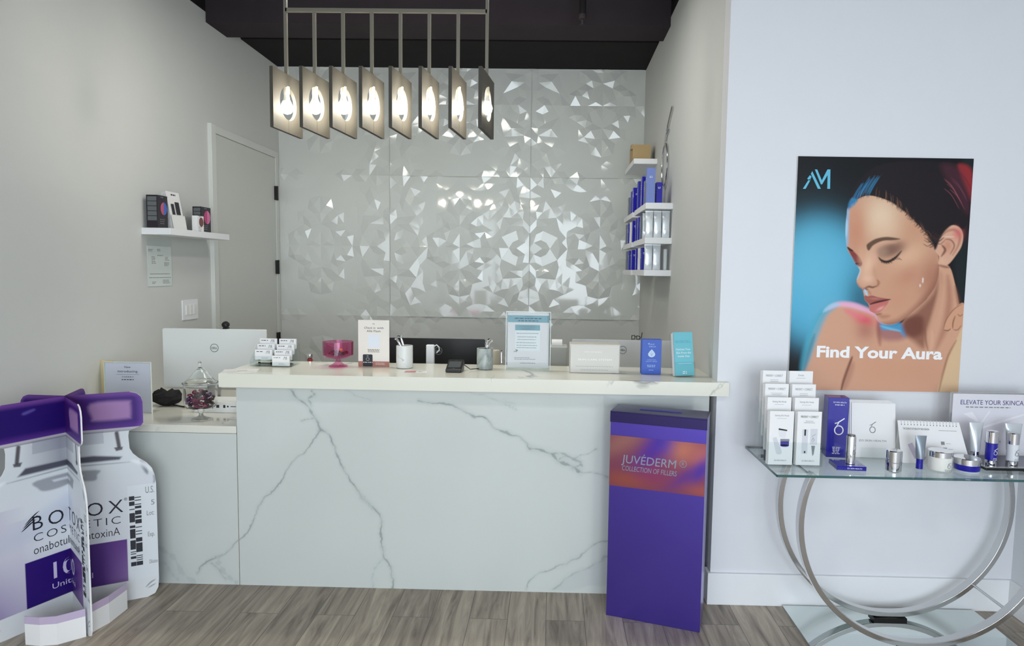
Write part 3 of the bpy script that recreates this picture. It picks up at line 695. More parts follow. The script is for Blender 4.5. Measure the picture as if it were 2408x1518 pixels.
obj('cover', MB().box(-.06, .13, 0, .003, 0, .27), mat('cream card', (222, 206, 160), .6), t); obj('pages', MB().box(-.055, .125, .004, .012, 0, .26), M_paper, t)
obj('clear_holder', MB().box(-.07, .02, -.01, -.008, 0, .25).box(-.07, -.068, -.01, .03, 0, .26), M_acr, t)
def candy_jar(loc):
    t = thing('candy_jar', 'footed clear glass apothecary jar of wrapped candies with a domed lid', 'jar', loc)
    pr = [(.045, .0), (.046, .003), (.03, .008), (.012, .018), (.009, .03), (.014, .038), (.016, .044), (.009, .052), (.03, .058), (.068, .064), (.077, .078), (.079, .12), (.079, .185), (.082, .188), (.079, .19), (.0765, .187), (.0765, .12), (.0745, .08), (.066, .068), (0, .064)]
    obj('bowl', MB().lathe(pr, 40, close=True), M_glass, t, smooth=True)
    ld = obj('lid', MB().lathe([(.0, .302), (.005, .3), (.010, .292), (.0105, .284), (.006, .275), (.006, .27), (.018, .264), (.036, .245), (.052, .22), (.07, .2), (.085, .194), (.086, .191), (.08, .19), (.05, .214), (.034, .24), (.016, .258), (0, .262)], 40, close=True), M_glass, t, smooth=True)
    return t
jl = tuple(at(473, 985, Z=ZD).xy)+(ZD+.001,)
candy_jar(jl)
M_c = [mat('plum foil', (120, 30, 70), .25, .4), mat('dark chocolate foil', (70, 30, 45), .3, .4), mat('violet foil', (84, 40, 96), .25, .4), mat('pink foil', (140, 50, 95), .25, .4)]
rc = random.Random(11); protos = []
for m in M_c:
    a = MB().lathe([(.002, -.02), (.008, -.016), (.003, -.0105), (.0085, -.008), (.0095, 0), (.0085, .008), (.003, .0105), (.008, .016), (.002, .02)], 10, Matrix.Rotation(PI/2, 4, 'Y'))
    protos.append(a)
k = 0; placed = []; pm = {}
for layer in range(5):
    for j in range((9, 9, 8, 5, 3)[layer]):
        R0 = (.052, .06, .060, .048, .028)[layer]; an = 2*PI*j/(9, 9, 8, 5, 3)[layer]+layer*.4; rr = R0*(1 if j % 3 else .45)
        q = k % 4
        if q not in pm:
            o = obj('wrapped_candy', protos[q], M_c[q]); pm[q] = o
        else:
            o = pm[q].copy(); COL.objects.link(o)
        tag(o, 'foil wrapped candy inside the footed clear glass jar on the low desk', 'candy', 'wrapped candies in the glass jar')
        o.location = (jl[0]+rr*math.cos(an), jl[1]+rr*math.sin(an), ZD+.078+.017*layer)
        o.rotation_euler = (rc.uniform(-.4, .4), rc.uniform(-.5, .5), an+PI/2+rc.uniform(-.5, .5)); k += 1

# ------------------------------------------------------------------ things on the high counter
# card flyer lying at the left end
p = at(565, 872, Z=ZC)
t = thing('paper_flyer', 'white flyer with a grey oval lying flat at the left end of the countertop', 'flyer', (p.x, p.y, ZC), .3)
obj('sheet', MB().box(-.08, .08, -.05, .06, .0, .0012), M_paper, t)
a = MB(); F = plane_m((0, 0, .0012), (1, 0, 0), (0, 1, 0)); stroke(a, F, [(.02*math.cos(q)+.01, .012*math.sin(q)) for q in [i*2*PI/20 for i in range(21)]], .0025); bars(a, F, -.06, -.03, .08, 2, .01, .002, 3); obj('print', a, M_grey, t)
# business card holder and its stacks
p = at(640, 863, Z=ZC)
hx0, hy0 = p.x-.01, p.y+.003
t = thing('business_card_holder', 'clear tiered acrylic business card holder on the countertop', 'card holder', (hx0, hy0, ZC+.001))
obj('base', MB().box(-.105, .105, 0, .125, 0, .003), M_acr, t)
for r in range(4):
    y = .004+.03*r; z = .003+.026*r
    obj('tier', MB().box(-.105, .105, y-.002, y, .003, z+.022).box(-.105, .105, y, y+.016, z-.001, z+.001).box(-.001, .001, y, y+.016, z, z+.04), M_acr, t)
for sx in (-1, 1): obj('side_wall', MB().prism([(0, 0), (.0, .03), (.1, .11), (.12, .11), (.12, 0)], -.0012, .0012, Matrix.Translation((sx*.1062, 0, .002)) @ Matrix.Rotation(PI/2, 4, 'Z')), M_acr, t)
am = [[(0, 0), (.012, .03), (.016, .03), (.004, 0)], [(.013, .032), (.024, 0), (.028, 0), (.017, .032)], [(.021, .032), (.033, .008), (.036, .012), (.024, .032)], [(.034, .032), (.04, .032), (.04, 0), (.036, 0), (.036, .026), (.030, .012)]]
def am_logo(mb, M, x, y, s):
    for q in am: flat(mb, M, [(x+a*s, y+b*s) for a, b in q], .0008)
rows = [(0, 1), (1, -1), (1, 1), (2, -1), (2, 1), (3, -1), (3, 1)]
lbs = ['business cards in the lowest front pocket, the brightest stack', 'business card stack in the left column, lowest filled tier', 'business card stack in the right column just above the front pocket', 'business card stack in the left column, middle tier', 'business card stack in the right column, second tier from the top', 'business card stack at the top of the left column', 'business card stack at the top of the right column']
for (r, s), lb in zip(rows, lbs):
    y = .0055+.03*r; z = .005+.026*r
    q = thing('business_card_stack', lb, 'business cards', (hx0+s*.051, hy0+y, ZC+.001+z), 0, 'business card stacks in the acrylic holder')
    a = MB()
    for k in range(3): a.box(-.0445, .0445, .003*k, .003*k+.0027, 0, .051+.0005*k)
    obj('cards', a, M_paper, q)
    a = MB(); F = front(0, 0, 0); bars(a, F, -.036, .041, .036, 1, .01, .0035, r*3+s, up=.0004); obj('lettering', a, M_ink if r else M_grey, q)
    a = MB(); am_logo(a, F, .012, .032, .5); bars(a, F, -.01, .012, .04, 2, .006, .0015, r+s); obj('monogram', a, M_grey, q)
# pink glass candy dish
M_pink = clear('pink glass', (250, 205, 228), .9, .02, 1.5)
p = at(791, 863, Z=ZC)
pd = thing('pink_candy_dish', 'footed pink glass candy dish on the countertop', 'dish', (p.x, p.y+.03, ZC+.001))
obj('bowl', MB().lathe([(.012, .038), (.03, .04), (.07, .052), (.0765, .06), (.0775, .13), (.0745, .13), (.0735, .062), (.066, .056), (0, .044)], 40, close=True), M_pink, pd, smooth=True)
obj('foot', MB().lathe([(0, 0), (.047, 0), (.048, .004), (.034, .010), (.018, .02), (.012, .03), (.012, .038), (0, .04)], 32), M_pink, pd, smooth=True)
for k, (dx, dy, m, rz) in enumerate([(-.03, 0, 0, .3), (-.008, .02, 2, 1.2), (.02, -.02, 1, .1), (.032, .015, 0, -.5), (.0, -.03, 1, .7), (-.036, .03, 1, -.8)]):
    o = pm[m].copy(); COL.objects.link(o); tag(o, 'dark wrapped candy lying in the footed pink glass dish', 'candy', 'candies in the pink dish')
    o.location = (p.x+dx, p.y+.03+dy, ZC+.068+.004*(k % 2)); o.rotation_euler = (0, 0, rz)
tag(obj('yellow_candy', MB().lathe([(0, -.008), (.007, -.006), (.01, 0), (.007, .006), (0, .008)], 14), mat('yellow wrapper', (225, 180, 50), .35), loc=(p.x+.018, p.y+.02, ZC+.088), smooth=True), 'single yellow candy on top in the pink glass dish', 'candy')
# check-in sign
p = at(879, 862, Z=ZC)
t = thing('check_in_sign', 'white standing sign reading Check in with a terracotta foot band', 'sign', (p.x, p.y, ZC+.001), 0)
obj('board', MB().box(-.081, .081, 0, .006, 0, .243), mat('warm white board', (236, 230, 222), .5), t)
obj('foot', MB().box(-.06, .06, .006, .06, 0, .003), M_acr, t)
F = front(0, 0, 0)
a = MB(); rect(a, F, -.081, .081, .0, .028, .0006); obj('foot_band', a, mat('terracotta print', (176, 118, 106), .5), t)
a = MB(); flat(a, F, rounded(-.057, -.006, .001, .064, .006), .0012); obj('printed_phone', a, M_ink, t)
a = MB(); type_(a, F, 'Alle', 0, .221, .006, None, 'c'); type_(a, F, 'Check in', .008, .198, .011, .058, 'r', slant=.25); type_(a, F, 'with', .018, .198, .011, .034, 'l', .01); type_(a, F, 'Allé Flash', 0, .181, .011, .072, 'c', .01); bars(a, F, 0, .088, .075, 3, .006, .0025, 5, True)
obj('lettering', a, M_ink, t)
a = MB(); rect(a, F, -.03, .03, .1, .168, .0007); obj('code_patch', a, mat('patch white', (226, 232, 240), .5), t)
a = MB(); bars(a, F, -.03, .021, .05, 1, .008, .003, 8, True, up=.0016); bars(a, F, .01, .018, .06, 2, .007, .002, 9, up=.0016); type_(a, F, 'allé', -.0315, .054, .005, None, 'c', up=.0016); stroke(a, F, [(-.0315+.008*math.cos(q), .039+.008*math.sin(q)) for q in [i*2*PI/16 for i in range(17)]], .001, .0016)
obj('pale_lettering', a, M_wh, t)
# marble cups
M_cup = mat('white marble cup', rough=.25, fn=marble_nodes((226, 228, 226), (165, 168, 170), 9, .01, 2))
M_cup2 = mat('grey striped marble cup', rough=.25, fn=marble_nodes((186, 194, 190), (120, 130, 130), 7, .06, 6))
def cup(label, px, py, r, h, m, grp='stone cups on the countertop'):
    p = at(px, py, Z=ZC); t = thing('marble_cup', label, 'cup', (p.x, p.y+r, ZC+.001), 0, grp)
    obj('cup_body', MB().lathe([(0, 0), (r-.003, 0), (r, .003), (r, h-.002), (r-.002, h), (r-.007, h), (r-.007, .01), (0, .01)], 36), m, t, smooth=True)
    return t, p.x, p.y+r
_, x1, y1 = cup('white marble cup holding a silver bird-shaped clip', 947, 867, .0425, .116, M_cup)
_, x2, y2 = cup('grey patterned marble cup holding silver tongs', 1138, 870, .042, .108, M_cup2)
t = thing('silver_tongs', 'silver claw-topped tongs standing in the white marble cup', 'tongs', (x1-.018, y1-.01, ZC+.012))
obj('arm', MB().tube([(.006, 0, 0), (.004, 0, .09), (-.006, 0, .115), (-.018, 0, .135), (-.022, 0, .15)], [.004, .005, .006, .006, .004], 8), M_silver, t, smooth=True)
obj('arm', MB().tube([(.012, .004, 0), (.016, 0, .1), (.008, 0, .125), (.0, 0, .15)], [.004, .005, .006, .004], 8), M_silver, t, smooth=True)
obj('claw', MB().tube([(-.022, 0, .148), (-.012, 0, .153), (.0, 0, .15), (.006, 0, .157)], .004, 8).tube([(-.03, 0, .136), (-.022, 0, .142)], .004, 8), M_silver, t, smooth=True)
t = thing('silver_tongs', 'silver knobbly tongs standing in the grey patterned marble cup', 'tongs', (x2+.012, y2-.008, ZC+.012))
obj('arm', MB().tube([(0, 0, 0), (.0, 0, .09), (.008, 0, .115), (.02, 0, .132)], [.004, .005, .006, .005], 8), M_silver, t, smooth=True)
obj('arm', MB().tube([(-.006, .004, 0), (-.008, 0, .1), (-.002, 0, .12), (.004, 0, .142)], [.004, .005, .006, .004], 8), M_silver, t, smooth=True)
obj('claw', MB().tube([(.02, 0, .132), (.027, 0, .14)], .006, 8).tube([(-.008, 0, .12), (-.014, 0, .126)], .005, 8).tube([(.004, 0, .14), (.014, 0, .145)], .005, 8), M_silver, t, smooth=True)
# loyalty cards, terminal
p = at(978, 874, Z=ZC)
t = thing('postcard', 'pink and white card lying flat before the white marble cup', 'card', (p.x, p.y, ZC), .1)
obj('card', MB().box(-.055, .055, -.025, .025, 0, .001), M_paper, t)
a = MB(); F = plane_m((0, 0, .001), (1, 0, 0), (0, 1, 0)); rect(a, F, -.055, .0, -.025, .025, .0004); obj('printed_half', a, mat('pink print', (205, 130, 130), .5), t)
a = MB(); bars(a, F, .015, .005, .025, 2, .012, .005, 4); obj('lettering', a, M_grey, t)
p = at(1066, 876, Z=ZC)
t = thing('payment_terminal', 'black card payment terminal with a cable on the countertop', 'card reader', (p.x, p.y, ZC+.001))
tilt = Matrix.Rotation(.42, 4, 'X')
obj('body', MB().prism([(0, 0), (.11, 0), (.11, .052), (.0, .016)], -.04, .04, Matrix.Rotation(PI/2, 4, 'Z')), M_blk, t, bevel=.004)
sM = plane_m((0, .0, .016), (1, 0, 0), (0, .11, .036)); a = MB(); rect(a, sM, -.031, .031, .018, .088, .0012); obj('screen', a, mat('terminal screen', (92, 96, 98), .15, coat=.5), t)
a = MB(); type_(a, sM, 'poynt', 0, .099, .004, None, 'c', up=.0012); disc(a, sM, 0, .009, .003, up=.0012); obj('lettering', a, M_grey, t)
obj('cable', MB().tube([(.038, .09, .03), (.055, .08, .02), (.075, .08, .006), (.1, .1, .006), (.14, .13, .005)], .0022, 8), M_blk, t, smooth=True)
# clear acrylic sign
p = at(1241, 870, Z=ZC)
t = thing('acrylic_sign', 'tall acrylic sign with teal headings standing on the countertop', 'sign', (p.x, p.y, ZC+.001))
obj('printed_sheet', MB().box(-.106, .106, .003, .0042, .012, .296), mat('sheet lilac grey', (216, 213, 215), .5), t)
obj('stand', MB().box(-.114, .114, -.0005, .0015, .0, .3).box(-.114, .114, .0055, .0075, 0, .3).box(-.114, .114, .0075, .08, 0, .003), M_acr, t)
obj('stand_edge', MB().box(-.1155, -.113, -.001, .008, 0, .301).box(.113, .1155, -.001, .008, 0, .301).box(-.115, .115, -.001, .008, .299, .302), mat('acrylic edge', (225, 235, 232), .15), t)
F = front(0, .0028, 0)
M_teal = mat('teal print', (110, 158, 172), .5)
a = MB(); rect(a, F, -.106, .106, .246, .282, .0005); rect(a, F, -.068, .06, .205, .234, .0005); obj('teal_band', a, M_teal, t)
a = MB(); rect(a, F, -.068, .06, .1, .205, .0004); obj('text_panel', a, mat('panel print', (220, 224, 226), .5), t)
a = MB(); type_(a, F, 'ATTENTION', 0, .274, .0045, .045, 'c', .01, up=.001); bars(a, F, 0, .264, .14, 1, .01, .005, 2, True, up=.001); bars(a, F, 0, .252, .105, 1, .01, .005, 3, True, up=.001); type_(a, F, 'ULTIMATE AURA', -.004, .221, .008, .085, 'c', .01, up=.001); type_(a, F, 'MEMBERSHIP', -.004, .209, .007, .065, 'c', .01, up=.001); obj('dark_lettering', a, mat('navy ink', (40, 66, 92), .6), t)
a = MB()
for k, (x, y, wd) in enumerate([(-.06, .188, .115), (-.055, .17, .1), (-.055, .156, .095), (-.06, .14, .1), (-.06, .126, .108), (-.06, .114, .105), (-.07, .062, .08), (-.07, .054, .11), (-.04, .034, .08)]): bars(a, F, x, y, wd, 1, .01, .0032, 20+k, up=.001)
flat(a, F, [(-.075, .094), (-.062, .101), (-.068, .109), (-.05, .103), (-.062, .09), (-.062, .097), (-.074, .091)], .0012)
obj('lettering', a, M_grey, t)
# white carton
p = at(1398, 877, Z=ZC)
t = thing('white_carton', 'flat white carton standing on its side between the acrylic sign and blue box', 'box', (p.x, p.y, ZC+.001))
obj('carton', MB().box(-.123, .123, 0, .1, 0, .142), mat('pale carton', (214, 212, 206), .5), t, bevel=.0015)
obj('lid_edge', MB().box(-.127, .127, .004, .104, .132, .1455).box(-.1265, -.1235, .004, .104, 0, .135).box(.1235, .1265, .004, .104, 0, .135), mat('pale carton lid', (206, 203, 194), .5), t, bevel=.001)
F = front(0, 0, 0); a = MB(); type_(a, F, 'ADVANCED', -.01, .104, .006, .09, 'c'); type_(a, F, 'SKIN CARE SYSTEM', 0, .064, .009, .17, 'c', .012); obj('pale_lettering', a, M_wh, t)
a = MB(); bars(a, F, 0, .032, .19, 1, .01, .003, 4, True); bars(a, F, 0, .014, .14, 1, .01, .003, 5, True); obj('lettering', a, mat('faint ink', (180, 180, 178), .6), t)
# blue box
p = at(1531, 880, Z=ZC)
t = thing('blue_box', 'bright blue upright box with a white leaf emblem on the countertop', 'box', (p.x, p.y, ZC+.001), .02)
obj('carton', MB().box(-.049, .049, 0, .05, 0, .176), mat('cobalt carton', (48, 88, 186), .4), t, bevel=.001)
F = front(0, 0, 0); a = MB(); stroke(a, F, [(-.02, .155), (-.012, .158), (-.016, .150)], .002); type_(a, F, 'CALE', -.002, .149, .007, .03, 'c'); type_(a, F, 'DECA', .004, .137, .007, .034, 'c'); type_(a, F, 'HYDRATING', 0, .071, .0045, .044, 'c', .01); type_(a, F, 'NIGHTLY SERUM', 0, .063, .0045, .056, 'c', .01)
bars(a, F, 0, .044, .062, 2, .007, .003, 3, True); bars(a, F, 0, .02, .024, 1, .01, .0025, 4, True); obj('lettering', a, mat('pale blue ink', (170, 200, 235), .5), t)
a = MB(); flat(a, F, [(0, .127), (.012, .114), (.018, .104), (.016, .094), (.008, .088), (0, .086), (-.008, .088), (-.016, .094), (-.018, .104), (-.012, .114)], .0006); obj('leaf_emblem', a, mat('pale blue emblem', (196, 216, 236), .5), t)
a = MB(); stroke(a, F, [(0, .09), (0, .12)], .001, .001); stroke(a, F, [(-.01, .108), (0, .096), (.01, .108)], .001, .001); obj('leaf_vein', a, mat('cobalt carton', (48, 88, 186), .4), t)
# teal brochure holder
p = at(1608, 886, Z=ZC)
t = thing('brochure_holder', 'teal leaflets in a clear pocket stand at the right end of the countertop', 'brochure holder', (p.x+.008, p.y+.005, ZC+.001), .30)
ln = Matrix.Translation((0, .002, .003)) @ Matrix.Rotation(-.17, 4, 'X')
obj('pocket', MB().box(-.058, .058, -.003, -.001, 0, .07, ln).box(.056, .058, -.003, .035, 0, .07, ln).box(-.058, .058, .033, .035, 0, .21, ln).box(-.058, .058, -.002, .08, 0, .002), M_acr, t)
a = MB()
for k in range(8): a.box(-.052, .052, .0062+.003*k, .0072+.003*k, .002, .218-.001*k, ln)
obj('leaflets', a, M_paper, t)
obj('front_leaflet', MB().box(-.052, .052, .0, .005, .002, .218, ln), mat('teal leaflet', (120, 198, 212), .4), t)
F = ln @ front(0, 0, 0); a = MB(); type_(a, F, 'Hydrate Your', -.002, .128, .0105, .08, 'c', .012); type_(a, F, 'Skin From the', -.002, .111, .0105, .082, 'c', .012); type_(a, F, 'Inside Out', -.002, .094, .0105, .064, 'c', .012); rect(a, F, -.035, .04, .062, .0632); bars(a, F, 0, .02, .03, 2, .008, .004, 3, True); obj('lettering', a, M_wh, t)
a = MB(); type_(a, F, 'GLOSS CELL', -.002, .165, .012, .085, 'c'); obj('pale_heading', a, mat('teal ink', (90, 170, 190), .5), t)

# ------------------------------------------------------------------ poster
PY = YW-.012
pc = [at(x, y, Y=PY) for x, y in ((1877, 367), (2290, 373), (2253, 922), (1853, 915))]
ps = thing('wall_poster', 'large poster of a woman with closed eyes and bare shoulder, above the glass table', 'poster', (pc[3].x, PY, pc[3].z))
nx, nz = 330, 440
U, Vv = np.meshgrid(np.linspace(0, 1, nx), np.linspace(0, 1, nz)); U_, V_ = U[..., None], Vv[..., None]
cr = [np.array(p, float) for p in ((98, 43), (1157, 55), (1062, 1472), (35, 1454))]
P = (cr[0]*(1-U_)+cr[1]*U_)*(1-V_)+(cr[3]*(1-U_)+cr[2]*U_)*V_
W3 = (np.array(pc[0])*(1-U_)+np.array(pc[1])*U_)*(1-V_)+(np.array(pc[3])*(1-U_)+np.array(pc[2])*U_)*V_
g = Paint(P, (12, 14, 18))
g.blob(230, 800, 330, 400, (92, 172, 204), 1, 0, 3.0); g.blob(200, 700, 220, 260, (120, 190, 215), .5); g.blob(470, 900, 90, 180, (20, 45, 60), .6)
g.poly([(1090, 60), (1157, 60), (1130, 700), (1085, 960), (1040, 700)], (24, 32, 34), 30)
SK = (206, 160, 135); SD = (128, 82, 68); SL = (224, 188, 160)
# body, shoulder and neck
g.poly([(118, 1345), (140, 1250), (172, 1140), (210, 1040), (258, 965), (310, 932), (370, 924), (450, 940), (520, 970), (575, 1000), (600, 1045), (700, 1060), (760, 1000), (900, 860), (940, 690), (1010, 700), (1045, 810), (1068, 920), (1080, 1000), (1075, 1480), (600, 1490), (350, 1480), (200, 1470), (110, 1460)], SK, 4)
g.poly([(590, 1045), (740, 1060), (760, 1120), (700, 1150), (600, 1140)], (150, 100, 105), 24, .8)
g.poly([(595, 1030), (700, 1040), (735, 1060), (745, 1130), (690, 1085), (600, 1085)], (66, 150, 195), 12, .9)
g.line([(590, 1060), (650, 1078), (715, 1092)], (120, 205, 235), 12, 8, .7)
g.line([(580, 1020), (585, 1100), (592, 1180)], (140, 80, 75), 26, 14, .7)
g.poly([(735, 1030), (800, 980), (910, 860), (945, 740), (960, 800), (930, 960), (880, 1100), (860, 1200), (800, 1160), (745, 1110)], SD, 26, .85)
g.poly([(730, 1040), (790, 1000), (850, 1010), (850, 1100), (790, 1130), (745, 1100)], (104, 60, 50), 22, .8)
g.line([(950, 720), (955, 860), (915, 1020), (880, 1150), (875, 1240)], (206, 160, 134), 34, 18, .8)
g.line([(1000, 760), (1010, 900), (985, 1060), (930, 1200)], (158, 108, 88), 40, 22, .65)
g.line([(865, 1080), (868, 1150), (880, 1210)], (132, 84, 68), 12, 8, .7)
g.line([(905, 1090), (905, 1160), (895, 1220)], (216, 172, 146), 16, 10, .7)
g.line([(1045, 820), (1066, 920), (1070, 1000)], (120, 74, 60), 20, 12, .6)
g.blob(820, 1330, 220, 110, (200, 150, 124), .5); g.blob(560, 1300, 120, 120, (204, 152, 124), .5); g.blob(290, 1180, 70, 160, (206, 160, 134), .6)
g.line([(355, 1470), (372, 1400), (410, 1290), (425, 1250)], (104, 58, 48), 16, 7, .9); g.line([(375, 1450), (400, 1370), (430, 1290)], (160, 110, 92), 40, 20, .5)
g.line([(118, 1350), (150, 1240), (190, 1110), (250, 985), (330, 932)], (84, 168, 192), 62, 22, .85)
g.line([(125, 1350), (155, 1240), (195, 1115)], (52, 118, 138), 30, 14, .6)
g.line([(270, 960), (340, 930), (430, 936), (520, 968), (575, 998)], (232, 178, 205), 34, 12, .9)
g.line([(250, 975), (300, 940), (350, 930)], (160, 205, 228), 26, 10, .8)
g.blob(500, 1025, 62, 34, (222, 84, 104), .85, .25); g.line([(380, 965), (440, 990), (500, 1020)], (226, 120, 135), 34, 20, .7); g.blob(505, 1090, 60, 60, (160, 96, 88), .6)
g.line([(560, 985), (585, 1030), (630, 1052)], (215, 170, 205), 12, 7, .7)
# arm and hand at the right
g.poly([(1090, 1060), (1050, 1150), (1005, 1240), (980, 1330), (955, 1400), (942, 1480), (1075, 1480), (1110, 1060)], (214, 184, 150), 5)
g.line([(1052, 1150), (1005, 1240), (975, 1340), (943, 1475)], (150, 104, 82), 12, 8, .8)
g.poly([(975, 1080), (985, 1040), (1005, 995), (1045, 950), (1095, 920), (1105, 1000), (1090, 1060), (1050, 1085), (1035, 1085), (1020, 1075), (1000, 1088), (982, 1088)], (206, 158, 130), 3)
g.line([(975, 1082), (985, 1040), (1005, 1000), (1042, 955), (1090, 925)], (110, 62, 50), 6, 3, .7); g.line([(1030, 1078), (1032, 1040), (1045, 1000)], (112, 66, 54), 7, 4, .85); g.line([(975, 1085), (1000, 1090), (1018, 1078)], (84, 44, 38), 6, 3, .8)
g.line([(1060, 990), (1075, 1000), (1090, 990)], (112, 66, 54), 6, 4, .7); g.line([(1035, 1085), (1060, 1085), (1080, 1060)], (112, 66, 54), 6, 4, .7)
# hair behind, face, hair in front
g.poly([(398, 360), (408, 300), (432, 235), (480, 170), (540, 118), (610, 88), (720, 72), (860, 70), (1000, 80), (1105, 95), (1145, 130), (1148, 260), (1140, 420), (1100, 560), (1040, 620), (900, 640), (700, 500), (500, 400)], (26, 21, 25), 4)
FACE = [(400, 345), (392, 390), (386, 440), (384, 500), (388, 560), (397, 600), (420, 640), (440, 680), (462, 705), (470, 725), (462, 750), (452, 778), (453, 800), (466, 822), (486, 838), (492, 860), (497, 884), (502, 905), (520, 925), (527, 945), (530, 968), (560, 985), (572, 1000), (584, 1030), (620, 1050), (665, 1053), (720, 1030), (790, 975), (860, 905), (915, 840), (942, 770), (948, 690), (935, 600), (900, 540), (860, 480), (790, 400), (700, 330), (600, 290), (520, 275), (450, 300)]
g.poly(FACE, (202, 156, 130), 3)
F2 = g; keep = g.c.copy(); d, ins, _ = g.dist(g.smooth(FACE), True); inside = np.clip(.5+np.where(ins, d, -d)/6, 0, 1)[..., None]
g.blob(600, 400, 110, 130, (232, 208, 180), .85); g.blob(620, 470, 90, 60, (226, 192, 164), .5); g.blob(450, 480, 60, 130, (196, 134, 108), .7); g.blob(440, 400, 40, 60, (204, 150, 124), .5)
g.blob(800, 480, 80, 70, (198, 150, 122), .6); g.blob(760, 640, 110, 60, (222, 180, 152), .8, -.5); g.blob(520, 690, 40, 90, (232, 192, 166), .8, .25); g.blob(900, 760, 60, 130, (164, 112, 92), .7, .3); g.blob(760, 760, 90, 60, (186, 128, 106), .5, -.6)
g.line([(600, 1052), (700, 1040), (790, 985), (870, 900), (935, 790), (946, 700)], (142, 92, 76), 52, 26, .8)
g.blob(640, 985, 60, 40, (206, 156, 130), .7); g.blob(700, 900, 80, 60, (200, 148, 122), .6); g.line([(585, 990), (610, 1005), (650, 1000)], (160, 106, 88), 22, 14, .6)
g.line([(398, 350), (386, 430), (384, 500), (390, 580)], (134, 190, 226), 34, 13, .95); g.line([(392, 420), (388, 520)], (190, 222, 240), 14, 8, .6)
g.poly([(396, 585), (420, 598), (448, 622), (476, 655), (484, 690), (460, 700), (440, 678), (420, 640)], (124, 52, 52), 6, .95)
g.line([(394, 583), (410, 597), (430, 606)], (40, 22, 30), 12, 4, .95); g.line([(424, 640), (450, 690), (475, 700)], (90, 140, 180), 10, 5, .4)
g.line([(430, 692), (450, 684), (482, 680)], (22, 18, 26), 10, 4, .95); g.line([(455, 700), (470, 720), (462, 752), (452, 780)], (176, 212, 232), 13, 7, .85)
g.blob(478, 640, 20, 60, (214, 168, 140), .6)
# nose
g.blob(520, 775, 34, 26, (232, 190, 166), .7); g.line([(453, 800), (470, 828), (500, 836)], (170, 110, 88), 16, 8, .7); g.line([(498, 832), (525, 822), (548, 826), (572, 818)], (108, 62, 50), 12, 5, .85); g.line([(575, 780), (584, 800), (572, 822)], (150, 98, 80), 14, 8, .75)
g.line([(556, 700), (560, 740), (574, 780)], (196, 146, 120), 22, 14, .5)
g.line([(490, 842), (505, 838), (520, 838)], (96, 60, 56), 10, 5, .8); g.line([(498, 838), (508, 858), (515, 878)], (176, 202, 226), 15, 4, .95); g.line([(520, 840), (530, 860), (535, 872)], (168, 116, 96), 14, 8, .6)
# lips
g.poly([(496, 884), (505, 876), (520, 880), (545, 876), (580, 886), (620, 893), (656, 900), (610, 912), (570, 920), (535, 930), (515, 918), (500, 905)], (158, 92, 84), 3)
g.poly([(526, 940), (545, 930), (590, 915), (640, 905), (640, 922), (622, 948), (598, 972), (570, 982), (545, 980), (529, 966)], (194, 116, 110), 3); g.blob(595, 955, 26, 9, (236, 180, 172), .7, -.5); g.blob(560, 895, 30, 6, (196, 136, 124), .6)
g.line([(528, 932), (560, 920), (605, 909), (656, 899)], (66, 28, 30), 12, 3, .95); g.line([(530, 982), (565, 992), (600, 985)], (130, 80, 70), 12, 8, .7)
# brow and eye
g.poly([(512, 584), (513, 568), (535, 550), (570, 532), (620, 522), (665, 524), (715, 534), (670, 542), (620, 544), (580, 556), (548, 576), (528, 602), (518, 600)], (82, 58, 44), 5, .92)
g.blob(655, 600, 82, 42, (116, 84, 72), .9, -.3, 1.5); g.blob(612, 612, 32, 30, (168, 138, 120), .7, -.4); g.blob(700, 580, 50, 30, (140, 104, 90), .5, -.4)
g.line([(584, 644), (600, 662), (630, 672), (662, 662), (692, 640), (722, 606)], (30, 18, 20), 17, 5, .97)
for k in range(9):
    x = 600+13*k; y = 664+6*math.sin(k*.8)-k*2.6*(k > 4); g.line([(x, y), (x+3+k, y+12), (x+8+k*1.5, y+15)], (34, 20, 20), 4, 3, .8)
g.line([(560, 600), (580, 575), (630, 556), (690, 556)], (206, 160, 140), 16, 10, .6); g.blob(560, 640, 18, 36, (226, 178, 156), .5)
for x, y in ((851, 776), (834, 815), (850, 790)): g.blob(x, y, 4, 8, (250, 240, 232), .9)
g.c = keep*(1-inside)+g.c*inside
# ear
g.poly([(922, 600), (930, 555), (950, 505), (985, 467), (1035, 450), (1075, 468), (1093, 512), (1083, 575), (1050, 630), (1005, 685), (965, 694), (944, 686), (948, 640)], (214, 170, 146), 4)
g.line([(955, 530), (990, 490), (1040, 478), (1072, 510), (1064, 570), (1030, 630)], (160, 108, 88), 16, 8, .7); g.blob(1062, 500, 30, 36, (206, 104, 108), .7); g.blob(1000, 575, 32, 42, (190, 128, 106), .6); g.line([(965, 570), (985, 600), (960, 640)], (108, 62, 50), 14, 6, .85)
g.line([(985, 535), (1020, 540), (1040, 575), (1015, 625)], (120, 74, 60), 9, 5, .75); g.line([(960, 520), (1000, 520), (1040, 520)], (236, 205, 190), 8, 5, .6); g.blob(965, 665, 20, 22, (222, 178, 152), .7)
g.line([(945, 690), (980, 700), (1010, 705)], (110, 60, 52), 14, 8, .7)
